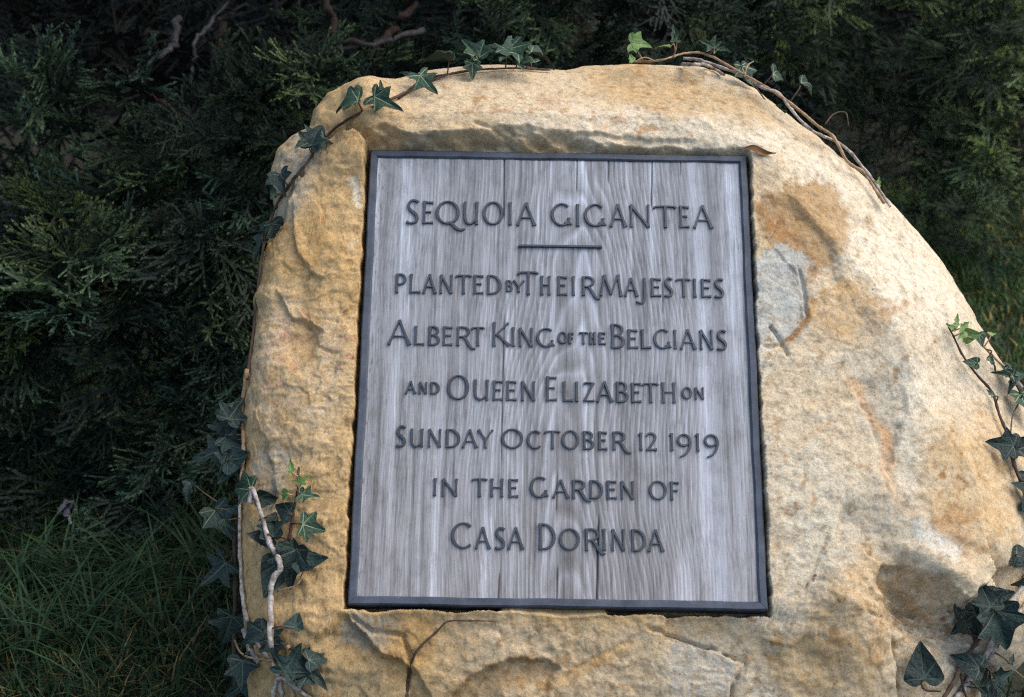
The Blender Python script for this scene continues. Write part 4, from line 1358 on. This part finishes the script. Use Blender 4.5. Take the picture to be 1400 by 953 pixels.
def wilted_flower():
    p = on_ground(94, 712, 0.03)
    root = empty('wilted_flower', p)
    tag(root, 'small faded lilac flower head fallen in the shaded grass', 'flower')
    m1 = mat_simple('lilac_petal', (0.05, 0.05, 0.07), (0.22, 0.18, 0.24), 70, .8, .2, .5, .003)
    m2 = mat_simple('pale_stalk', (0.25, 0.25, 0.24), (0.42, 0.42, 0.40), 50, .8)
    m3 = mat_simple('red_calyx', (0.09, 0.015, 0.018), (0.15, 0.03, 0.03), 50, .8)
    c0 = np.array([0, 0, .022])
    for k in range(9):
        az = k * 2.4 + random.uniform(-.3, .3)
        el = random.uniform(.1, 1.2)
        d = np.array([math.cos(az) * math.cos(el), math.sin(az) * math.cos(el), math.sin(el)])
        sd_ = np.cross(d, [0, 0, 1.0]); sd_ /= np.linalg.norm(sd_)
        nr = np.cross(sd_, d)
        L = random.uniform(.014, .024)
        V, F = [], []
        for i in range(5):
            t = i / 4
            w_ = .0062 * math.sin(math.pi * (.12 + .8 * t))
            q = c0 + d * L * t + nr * (.008 * math.sin(3 * t + k) - .006 * t * t)
            for m_ in (-1, 0, 1):
                V.append(q + sd_ * w_ * m_ + nr * .003 * abs(m_) * (1 if k % 2 else -1))
        for i in range(4):
            for m_ in (0, 1):
                F.append((i * 3 + m_, i * 3 + m_ + 1, i * 3 + m_ + 4, i * 3 + m_ + 3))
        link('petal', poly_mesh('petal', V, F), m1, root)
    d = np.array([.35, -.75, -.55]); d /= np.linalg.norm(d)
    tube('calyx', [c0 + d * .001, c0 + d * .006, c0 + d * .011], .0042, .0030, m3, root, 8)
    tube('stalk', [c0 + d * .0112, c0 + d * .02, c0 + d * .032], .0030, .0022, m2, root, 8)


wilted_flower()

# ------------------------------------------------------------------ conifer shrubs
def spray_template(seed, rich=True):
    """flat spray of cord-like shoots along +X (unit length), awl leaves hugging each cord, paler tips"""
    r = random.Random(seed)
    V, F, Cc = [], [], []

    def cord(p, d, L, rad, lev):
        d = d / np.linalg.norm(d)
        n = 2 if lev < 2 else 1
        a = np.cross(d, [0.1, 0.2, 1.0]); a /= np.linalg.norm(a)
        b_ = np.cross(d, a)
        bend = np.array([r.uniform(-.1, .1), r.uniform(-.1, .1), r.uniform(-.22, .05)])
        base = len(V)
        pts = []
        for i in range(n + 1):
            t = i / n
            q = p + d * L * t + bend * L * t * t
            pts.append(q)
            rr = rad * (1 - .55 * t)
            for k in range(3):
                th = 2.1 * k + seed
                V.append(q + rr * (a * math.cos(th) + b_ * math.sin(th)))
                Cc.append(t if lev else t * .5)
        for i in range(n):
            for k in range(3):
                k2 = (k + 1) % 3
                u = base + i * 3
                F.append((u + k, u + k2, u + 3 + k2)); F.append((u + k, u + 3 + k2, u + 3 + k))
        if rich:
            m = max(3, int(L / 0.040))
            for i in range(m):
                t = (i + r.random()) / m
                q = p + d * L * t + bend * L * t * t
                th = r.uniform(0, 6.28)
                o = a * math.cos(th) + b_ * math.sin(th)
                l = rad * r.uniform(2.6, 4.0)
                sde = np.cross(d, o)
                u = len(V)
                V.extend([q + sde * rad * .8, q - sde * rad * .8, q + d * l + o * l * .62])
                Cc.extend([t * .8, t * .8, min(1, t * .9 + .15)])
                F.append((u, u + 1, u + 2))
        if lev == 2 and not rich:
            return d, bend
        # blunt pale bud at the end
        q = pts[-1]
        u = len(V)
        for k in range(3):
            th = 2.1 * k + seed
            V.append(q + rad * .9 * (a * math.cos(th) + b_ * math.sin(th)) + d * rad)
            Cc.append(1.0)
        V.append(q + d * rad * 3.4); Cc.append(1.0)
        for k in range(3):
            F.append((u + k, u + (k + 1) % 3, u + 3))
        return d, bend

    K_ = 1.45 if rich else 1.15
    cord(np.zeros(3), np.array([1., 0, 0]), 1.0, .016 * K_, 0)
    ns = 9 if rich else 8
    for i in range(ns):
        t = .08 + .88 * i / ns + r.uniform(-.02, .02)
        s = 1 if i % 2 else -1
        an = s * R_(r.uniform(28, 55))
        L = (0.62 * (1 - t) + .16) * r.uniform(.75, 1.15)
        d = np.array([math.cos(an), math.sin(an), r.uniform(-.30, .30)])
        p = np.array([t, 0, -.1 * t * t])
        dd, be = cord(p, d, L, .0145 * K_, 1)
        for j in range(int(L / .13) if rich else int(L / .25)):
            tt = .2 + .75 * r.random()
            an2 = an + R_(r.choice((-1, 1)) * r.uniform(25, 50))
            d2 = np.array([math.cos(an2), math.sin(an2), r.uniform(-.45, .45)])
            cord(p + dd * L * tt + be * L * tt * tt, d2, r.uniform(.10, .22), .0130 * K_, 2)
    return np.array(V), np.array(F), np.array(Cc)


SPR = [spray_template(3 + i, True) for i in range(7)]
SPR_LO = [spray_template(40 + i, False) for i in range(5)]


class Foliage:
    def __init__(s):
        s.V, s.F, s.C, s.n = [], [], [], 0

    def add(s, tpl, pos, d, upv, size, ca, cb):
        V, F, C = tpl
        d = d / np.linalg.norm(d)
        z = upv - d * (upv @ d)
        z /= np.linalg.norm(z) + 1e-9
        y = np.cross(z, d)
        W = pos + size * (V[:, :1] * d + V[:, 1:2] * y + V[:, 2:] * z)
        s.V.append(W); s.F.append(F + s.n); s.n += len(W)
        t = C[:, None] ** 1.6
        s.C.append(ca * (1 - t) + cb * t)

    def build(s, name, parent, mat):
        V = np.concatenate(s.V) - np.array(parent.location)
        me = np_mesh(name, V, np.concatenate(s.F), False, np.concatenate(s.C))
        return link(name, me, mat, parent)


DEEP_SHADE = np.array([0.005, 0.008, 0.006])  # shade inside crowns and hedge, put into the leaf colour
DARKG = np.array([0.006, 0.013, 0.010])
MIDG = np.array([0.014, 0.031, 0.017])
TIPB = np.array([0.075, 0.135, 0.090])
TIPY = np.array([0.19, 0.24, 0.05])


def bough(fol, p, d, L, n, size, lush, yellow, lo=False, gain=1.0):
    d = d / np.linalg.norm(d)
    for i in range(n):
        t = (i + random.random()) / n
        q = p + d * L * t + np.array([0, 0, -.12 * L * t * t])
        rv = rng.normal(0, .55, 3)
        dd = d * (.6 + .6 * t) + rv
        up = np.array([0, -0.35, 1.0]) + rng.normal(0, .35, 3)
        y = min(1.0, max(0, yellow * (1 if lo else .75) + random.uniform(-.3, .25)))
        ca = (DARKG * (1 - lush) + MIDG * lush) * random.uniform(.75, 1.25)
        cb = (TIPB * (1 - y) + TIPY * y) * random.uniform(.7, 1.25) * (.4 + .6 * lush) * gain
        fol.add(random.choice(SPR_LO if lo else SPR), q, dd, up, size * random.uniform(.65, 1.25), ca, cb)


def clump(fol, x, y, depth, rx, ry, rz, n, aim, lush=.6, yellow=.3, size=.14, sprays=6, lo=False, gain=1.0, thin=.22):
    """a leafy clump of boughs around the point seen at x, y, depth metres away"""
    c = at(x, y, depth)
    for _ in range(n):
        o = rng.normal(0, .5, 3) * np.array([rx, ry, rz])
        d = np.array(aim, float) + rng.normal(0, .38, 3)
        if random.random() < thin:
            continue
        k = random.choice((.25, .6, 1.0, 1.15))  # random darker boughs paint black gaps between lit clumps
        bough(fol, c + o, d, size * 2.0, sprays, size, lush * k, yellow * min(1, k + .2), lo, gain * (.45 + .6 * k))


def shrub(label, base, height, trunk_r, clumps, dead, extra=None):
    root = empty('conifer_shrub', base)
    tag(root, label, 'shrub', 'conifers behind the boulder')
    b = np.array(base, float)
    path = [np.array([0, 0, -.05]), np.array([.04, .03, height * .4]), np.array([-.03, .05, height * .75]), np.array([0.02, .02, height])]
    tube('trunk', catmull(path, 6), trunk_r, trunk_r * .35, M['bark'], root, 10, .08)
    fol = Foliage()
    for a in clumps:
        clump(fol, *a[0], **a[1])
    if extra:
        extra(fol, b)
    fol.build('crown', root, M['needle'])
    for pts, r0, r1, mt in dead:
        pp = [at(*p) - b for p in pts]
        cp = catmull(pp, 6)
        cp = [c + rng.normal(0, r0 * .5, 3) for c in cp]
        tube('branch', cp, r0, r1, M[mt], root, 6, .15)
    return root


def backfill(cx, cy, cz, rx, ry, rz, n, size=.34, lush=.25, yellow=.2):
    """dense inner and upper crown, coloured near black for shade, out towards the shell of an egg-shaped crown"""
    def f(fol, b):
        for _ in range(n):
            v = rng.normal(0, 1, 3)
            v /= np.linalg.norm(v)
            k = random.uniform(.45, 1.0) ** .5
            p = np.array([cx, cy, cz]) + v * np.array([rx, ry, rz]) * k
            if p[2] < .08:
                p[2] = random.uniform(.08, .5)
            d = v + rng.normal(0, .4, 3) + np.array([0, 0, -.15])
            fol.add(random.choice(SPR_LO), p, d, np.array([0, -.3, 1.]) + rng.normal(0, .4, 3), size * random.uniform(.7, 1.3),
                    DEEP_SHADE * random.uniform(.7, 1.3), DEEP_SHADE * 1.8)
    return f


def shade_canopy(boxes, size=.2):
    """added limbs above the view that shade what is below: boughs inside world boxes (x0, x1, y0, y1, z0, z1, count)"""
    def f(fol, b):
        for x0, x1, y0, y1, z0, z1, n in boxes:
            for _ in range(n):
                p = np.array([random.uniform(x0, x1), random.uniform(y0, y1), random.uniform(z0, z1)])
                d = np.array([random.gauss(0, .6), -1, random.gauss(-.1, .3)])
                bough(fol, p, d, size * 2, 5, size, .5, .3, True)
    return f


def both(*fs):
    def f(fol, b):
        for g in fs:
            g(fol, b)
    return f


K = lambda **k: k
LEFT = [
    # x, y, depth, spread xyz, boughs, aim
    ((60, 400, 2.75, .16, .14, .10, 8, (-.1, -1, .1)), K(lush=.8, yellow=.75, size=.13)),
    ((20, 330, 2.8, .14, .12, .10, 6, (-.2, -1, .2)), K(lush=.8, yellow=.8, size=.13)),
    ((150, 330, 2.75, .13, .12, .07, 5, (-.2, -1, .0)), K(lush=.8, yellow=.6, size=.14)),
    ((190, 270, 2.8, .12, .12, .08, 5, (.2, -1, .1)), K(lush=.7, yellow=.4, size=.15)),
    ((240, 290, 2.65, .12, .12, .10, 6, (.1, -1, -.2)), K(lush=.8, yellow=.45, size=.14)),
    ((110, 450, 2.70, .15, .12, .08, 6, (-.5, -.9, -.2)), K(lush=.75, yellow=.25, size=.15)),
    ((70, 480, 2.70, .12, .12, .06, 4, (-.8, -.8, -.2)), K(lush=.7, yellow=.2, size=.15)),
    ((190, 470, 2.70, .12, .12, .08, 5, (.1, -1, -.3)), K(lush=.6, yellow=.25, size=.14)),
    ((250, 380, 2.70, .12, .12, .08, 5, (.5, -1, .1)), K(lush=.6, yellow=.3, size=.14)),
    ((310, 420, 2.70, .10, .12, .10, 5, (.7, -.8, -.1)), K(lush=.5, yellow=.2, size=.14)),
    ((300, 330, 2.75, .12, .14, .10, 5, (.4, -1, .0)), K(lush=.55, yellow=.35, size=.14)),
    ((220, 180, 2.95, .16, .16, .10, 6, (-.1, -1, .2)), K(lush=.5, yellow=.15, size=.15)),
    ((330, 200, 2.9, .12, .12, .08, 5, (.3, -1, .1)), K(lush=.45, yellow=.4, size=.13)),
    ((390, 140, 2.75, .10, .12, .08, 6, (.2, -1, .2)), K(lush=.6, yellow=.5, size=.12)),
    ((420, 120, 2.8, .12, .12, .07, 5, (.3, -1, .3)), K(lush=.45, yellow=.5, size=.12)),
    ((350, 170, 2.8, .10, .12, .08, 4, (-.1, -1, -.2)), K(lush=.6, yellow=.2, size=.13)),
    ((200, 560, 2.75, .20, .14, .07, 6, (.0, -1, -.3)), K(lush=.4, yellow=.1, size=.14)),
    ((280, 540, 2.75, .12, .14, .08, 4, (.3, -1, -.4)), K(lush=.4, yellow=.1, size=.13)),
    ((120, 590, 2.80, .2, .12, .05, 4, (-.4, -1, -.2)), K(lush=.3, yellow=.1, size=.14)),
    ((330, 480, 2.8, .08, .14, .14, 4, (.3, -1, -.3)), K(lush=.35, yellow=.1, size=.13)),
    ((50, 205, 3.25, .3, .2, .12, 7, (-.1, -1, 0)), K(lush=.1, yellow=.1, size=.16)),  # dark tone paints shade over the bright gap behind
    ((40, 260, 3.0, .2, .2, .10, 3, (-.3, -1, .1)), K(lush=.3, yellow=.15, size=.15)),
    ((-120, 380, 2.8, .3, .2, .25, 16, (-.3, -1, .1)), K(lush=.6, yellow=.4, size=.16)),
    ((-260, 500, 2.8, .3, .2, .2, 12, (-.4, -1, -.1)), K(lush=.5, yellow=.3, size=.16)),
]
LEFT_DEAD = [
    ([(-40, 255, 2.8), (0, 275, 2.75), (30, 284, 2.7), (55, 290, 2.65)], .006, .003, 'twig'),
    ([(-40, 300, 2.8), (10, 296, 2.75), (50, 298, 2.7)], .005, .002, 'twig'),
    ([(330, -20, 3.0), (290, 30, 2.95), (268, 55, 2.9), (264, 90, 2.9), (262, 110, 2.9)], .005, .003, 'twig'),
    ([(240, 20, 3.0), (240, 55, 2.95), (225, 70, 2.9), (195, 95, 2.9), (170, 110, 2.9)], .008, .004, 'twig'),
    ([(305, 30, 3.0), (290, 70, 3.0), (310, 90, 2.95), (345, 110, 2.9), (335, 150, 2.9)], .010, .005, 'bark'),
    ([(420, 70, 2.9), (470, 66, 2.9), (530, 55, 2.9), (580, 40, 2.95)], .004, .006, 'twig'),
    ([(440, -10, 2.95), (455, 30, 2.95), (465, 55, 2.9), (500, 62, 2.9)], .011, .006, 'bark'),
    ([(560, -10, 3.0), (550, 30, 3.0), (520, 55, 2.95), (505, 90, 2.9)], .012, .007, 'bark'),
    ([(300, 60, 2.9), (303, 80, 2.85), (296, 105, 2.85), (291, 118, 2.85)], .0035, .002, 'deadfrond'),
    ([(303, 80, 2.85), (313, 92, 2.85), (314, 112, 2.85)], .003, .0018, 'deadfrond'),
    ([(205, 130, 2.8), (225, 142, 2.8), (247, 158, 2.78), (252, 180, 2.78)], .003, .002, 'deadfrond'),
    ([(247, 158, 2.78), (240, 165, 2.78), (237, 176, 2.78)], .0025, .0016, 'deadfrond'),
    ([(40, 575, 2.7), (90, 568, 2.7), (140, 552, 2.72), (200, 520, 2.8)], .002, .005, 'twig'),
    ([(70, 590, 2.66), (90, 575, 2.68), (100, 567, 2.7)], .0015, .002, 'twig'),
    ([(104, 600, 2.66), (112, 575, 2.68), (116, 562, 2.7)], .0015, .002, 'twig'),
    ([(330, 190, 2.75), (350, 180, 2.75), (372, 168, 2.78)], .002, .003, 'twig'),
]
MIDC = [
    ((650, 30, 3.3, .22, .2, .10, 10, (.0, -1, .0)), K(lush=.45, yellow=.2, size=.12)),
    ((760, 40, 3.3, .2, .2, .10, 7, (.1, -1, -.1)), K(lush=.35, yellow=.25, size=.12)),
    ((560, 60, 3.1, .14, .2, .08, 4, (-.1, -1, .0)), K(lush=.3, yellow=.2, size=.11)),
    ((700, -60, 3.2, .4, .3, .10, 12, (.0, -1, .2)), K(lush=.5, yellow=.3, size=.14)),
    ((870, 30, 3.5, .2, .2, .12, 6, (.0, -1, .0)), K(lush=.25, yellow=.2, size=.12)),
    ((940, 50, 3.3, .12, .2, .08, 4, (.1, -1, .0)), K(lush=.4, yellow=.1, size=.11)),
]
RIGHT = [  # high gain paints sunlight into the tip colours
    ((1080, 20, 4.0, .16, .2, .08, 9, (-.1, -1, .2)), K(lush=.8, yellow=.75, size=.12, lo=True, gain=2.1, sprays=10)),
    ((1020, 40, 4.1, .2, .2, .1, 6, (-.1, -1, .2)), K(lush=.6, yellow=.6, size=.12, lo=True, gain=2.1, sprays=10)),
    ((1220, 40, 4.2, .26, .2, .14, 10, (.1, -1, .1)), K(lush=.6, yellow=.6, size=.13, lo=True, gain=2.1, sprays=10)),
    ((1330, 40, 4.2, .24, .2, .16, 12, (.3, -1, .2)), K(lush=.8, yellow=.85, size=.13, lo=True, gain=2.1, sprays=10)),
    ((1380, 110, 4.2, .2, .2, .14, 9, (.3, -1, .2)), K(lush=.8, yellow=.8, size=.13, lo=True, gain=2.1, sprays=10)),
    ((1340, 190, 4.2, .2, .2, .14, 9, (.2, -1, .0)), K(lush=.75, yellow=.6, size=.12, lo=True, gain=2.1, sprays=10)),
    ((1240, 200, 4.3, .18, .2, .14, 8, (.0, -1, -.1)), K(lush=.65, yellow=.4, size=.12, lo=True, gain=2.1, sprays=10)),
    ((1290, 240, 4.3, .2, .2, .12, 7, (.0, -1, -.2)), K(lush=.55, yellow=.3, size=.12, lo=True, gain=2.1, sprays=10)),
    ((1210, 150, 4.4, .2, .2, .16, 6, (.0, -1, .0)), K(lush=.45, yellow=.4, size=.12, lo=True, gain=2.1, sprays=10)),
    ((1160, 110, 4.5, .2, .2, .16, 5, (-.1, -1, .0)), K(lush=.3, yellow=.3, size=.12, lo=True, gain=2.1, sprays=10)),
    ((1270, 120, 4.4, .25, .2, .16, 8, (.0, -1, .0)), K(lush=.4, yellow=.4, size=.12, lo=True, gain=2.1, sprays=10)),
    ((1240, 280, 4.4, .18, .2, .08, 4, (.0, -1, -.4)), K(lush=.3, yellow=.2, size=.12, lo=True, gain=2.1)),
    ((1480, 120, 4.3, .4, .3, .4, 18, (.2, -1, .1)), K(lush=.7, yellow=.6, size=.16, lo=True, gain=2.1)),
    ((1250, -90, 4.2, .8, .3, .2, 26, (.0, -1, .2)), K(lush=.7, yellow=.6, size=.16, lo=True, gain=2.1)),
]
shrub('dark conifer with drooping blue-green sprays over the long grass', (-2.1, 4.4, 0), 2.4, .09, LEFT, LEFT_DEAD, both(backfill(-1.3, 4.2, 1.55, 1.7, 1.05, 1.3, 400), backfill(-1.2, 4.0, .45, 1.7, .6, .45, 260, .26), shade_canopy([(-2.8, -.2, 2.3, 3.7, 1.4, 2.2, 130)], .24)))
shrub('shadowy conifer growing directly behind the top of the boulder', (0.15, 4.6, 0), 2.8, .10, MIDC, [], both(backfill(0.1, 4.9, 1.4, 1.4, 1.3, 1.6, 450), shade_canopy([(-.6, .5, 2.7, 3.8, 1.6, 2.4, 45)], .24)))
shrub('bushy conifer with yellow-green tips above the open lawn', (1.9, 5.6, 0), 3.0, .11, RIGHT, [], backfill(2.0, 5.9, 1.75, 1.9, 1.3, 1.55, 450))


def hedge():
    """added hedge behind the conifers, blocks sky light and darkens the gaps"""
    root = empty('added_hedge', (0, 7.6, 0))
    tag(root, 'added dark evergreen hedge blocking sky light behind the conifers', 'hedge')
    NX, NZ = 120, 40
    V, F = [], []
    xs = np.linspace(-9, 9, NX)
    for j in range(NZ + 1):
        t = j / NZ
        P = np.stack([xs, xs * 0, xs * 0 + t * 4], 1)
        bulge = .25 * fbm(P, 1.3, 4, 201)
        z = np.full(NX, t * 4.0) + (.3 * fbm(P, 1.1, 3, 203) if j == NZ else 0)
        V += list(np.stack([xs, bulge - .15 * t, z], 1))
    for j in range(NZ):
        for i in range(NX - 1):
            a = j * NX + i
            F.append((a, a + 1, a + NX + 1, a + NX))
    b = len(V)
    V += [v + np.array([0, 1.2, 0]) for v in V]
    F += [(f[3] + b, f[2] + b, f[1] + b, f[0] + b) for f in F]
    for i in range(NX - 1):
        a = NZ * NX + i
        F.append((a, a + 1, a + 1 + b, a + b))
    link('hedge_core', poly_mesh('hedge_core', V, F), M['inner'], root)
    fol = Foliage()
    for _ in range(900):
        x, z = random.uniform(-8.5, 8.5), random.uniform(.1, 4.1)
        d = np.array([random.gauss(0, .6), -1, random.gauss(-.1, .5)])
        fol.add(random.choice(SPR_LO), np.array([x, 7.55 + random.uniform(-.25, .1), z]), d, np.array([0, -.3, 1.]) + rng.normal(0, .4, 3), random.uniform(.3, .6), DEEP_SHADE * random.uniform(.7, 1.3), DEEP_SHADE * 3)
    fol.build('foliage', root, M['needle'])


hedge()


# ------------------------------------------------------------------ grass
def grass():
    V, F, C = [], [], []
    n = 0

    def blade(p, az, lean, h, wd_, ca, cb, segs=3):
        nonlocal n
        d = np.array([math.cos(az), math.sin(az), 0])
        s = np.array([-d[1], d[0], 0])
        for i in range(segs + 1):
            t = i / segs
            q = p + d * h * lean * t ** 1.8 + np.array([0, 0, h * (t - .45 * lean * t * t)])
            w = wd_ * (1 - t) ** .6 * .5 + .0002
            V.append(q + s * w); V.append(q - s * w)
            c = ca * (1 - t) + cb * t
            C.append(c); C.append(c)
            if i:
                F.append((n + 2 * i - 2, n + 2 * i - 1, n + 2 * i + 1, n + 2 * i))
        n += 2 * (segs + 1)

    g1, g2 = np.array([.012, .032, .012]), np.array([.032, .066, .028])
    g3 = np.array([.05, .085, .02])
    st1, st2 = np.array([.10, .075, .03]), np.array([.24, .19, .07])

    def area(cnt, xr, yr, hr, wr, straw=.12, tint=np.ones(3)):
        xs, ys = rng.uniform(*xr, cnt), rng.uniform(*yr, cnt)
        zs = ground_z(xs, ys)
        ks = vnoise(np.stack([xs * 1.7, ys * 1.7, xs * 0 + .3], 1), 9)
        for x, y, z, k in zip(xs, ys, zs, ks):
            h = random.uniform(*hr) * (1 + .5 * k)
            s = random.random() < straw * (1.6 if k < -.1 else .8)
            a, b = (st1, st2) if s else (g1, g2 * (1 - .5 * random.random()) + g3 * .5 * random.random())
            f = random.uniform(.7, 1.3)
            blade(np.array([x, y, z - .003]), random.uniform(0, 6.28), random.uniform(.2, 1.3), h, random.uniform(*wr), a * f * tint, b * f * tint)

    # coarse long grass left of the stone
    area(15000, (-1.75, -.30), (1.75, 3.3), (.03, .085), (.0022, .0042), .13)
    area(6000, (-1.2, -.32), (1.6, 2.15), (.02, .05), (.0022, .004), .32)
    # scattered tussocks with longer arching blades
    for _ in range(120):
        cx, cy = random.uniform(-1.4, -.42), random.uniform(1.85, 2.9)
        zz = float(ground_z(np.array([cx]), np.array([cy]))[0])
        a0 = random.uniform(0, 6.28)
        for _ in range(random.randint(8, 20)):
            f = random.uniform(.7, 1.35)
            blade(np.array([cx + random.gauss(0, .018), cy + random.gauss(0, .018), zz - .003]), random.uniform(0, 6.28) if random.random() < .5 else a0 + random.gauss(0, .7),
                  random.uniform(.5, 1.4), random.uniform(.09, .19), random.uniform(.0035, .0058), g1 * f, g2 * f * (1.2 if random.random() < .8 else 1.6), 5)
    # lawn on the right, running back under the conifers
    area(17000, (.7, 2.3), (3.0, 5.4), (.05, .10), (.004, .007), .06, np.array([1.55, 1.5, 1.15]))
    area(2500, (.6, 1.6), (2.2, 3.0), (.03, .07), (.003, .005), .15)
    area(3500, (-.30, .9), (1.0, 1.9), (.03, .07), (.0025, .0045), .15)
    area(3000, (-1.8, -.3), (.9, 1.75), (.03, .07), (.0025, .0045), .15)
    area(3500, (.9, 2.2), (.9, 2.4), (.03, .07), (.0025, .0045), .15)
    o = link('grass', np_mesh('grass', np.array(V), np.array(F), False, np.array(C)), M['grass'])
    tag(o, 'rough grass mixed with dry straw around the boulder', 'grass', kind='stuff')


grass()
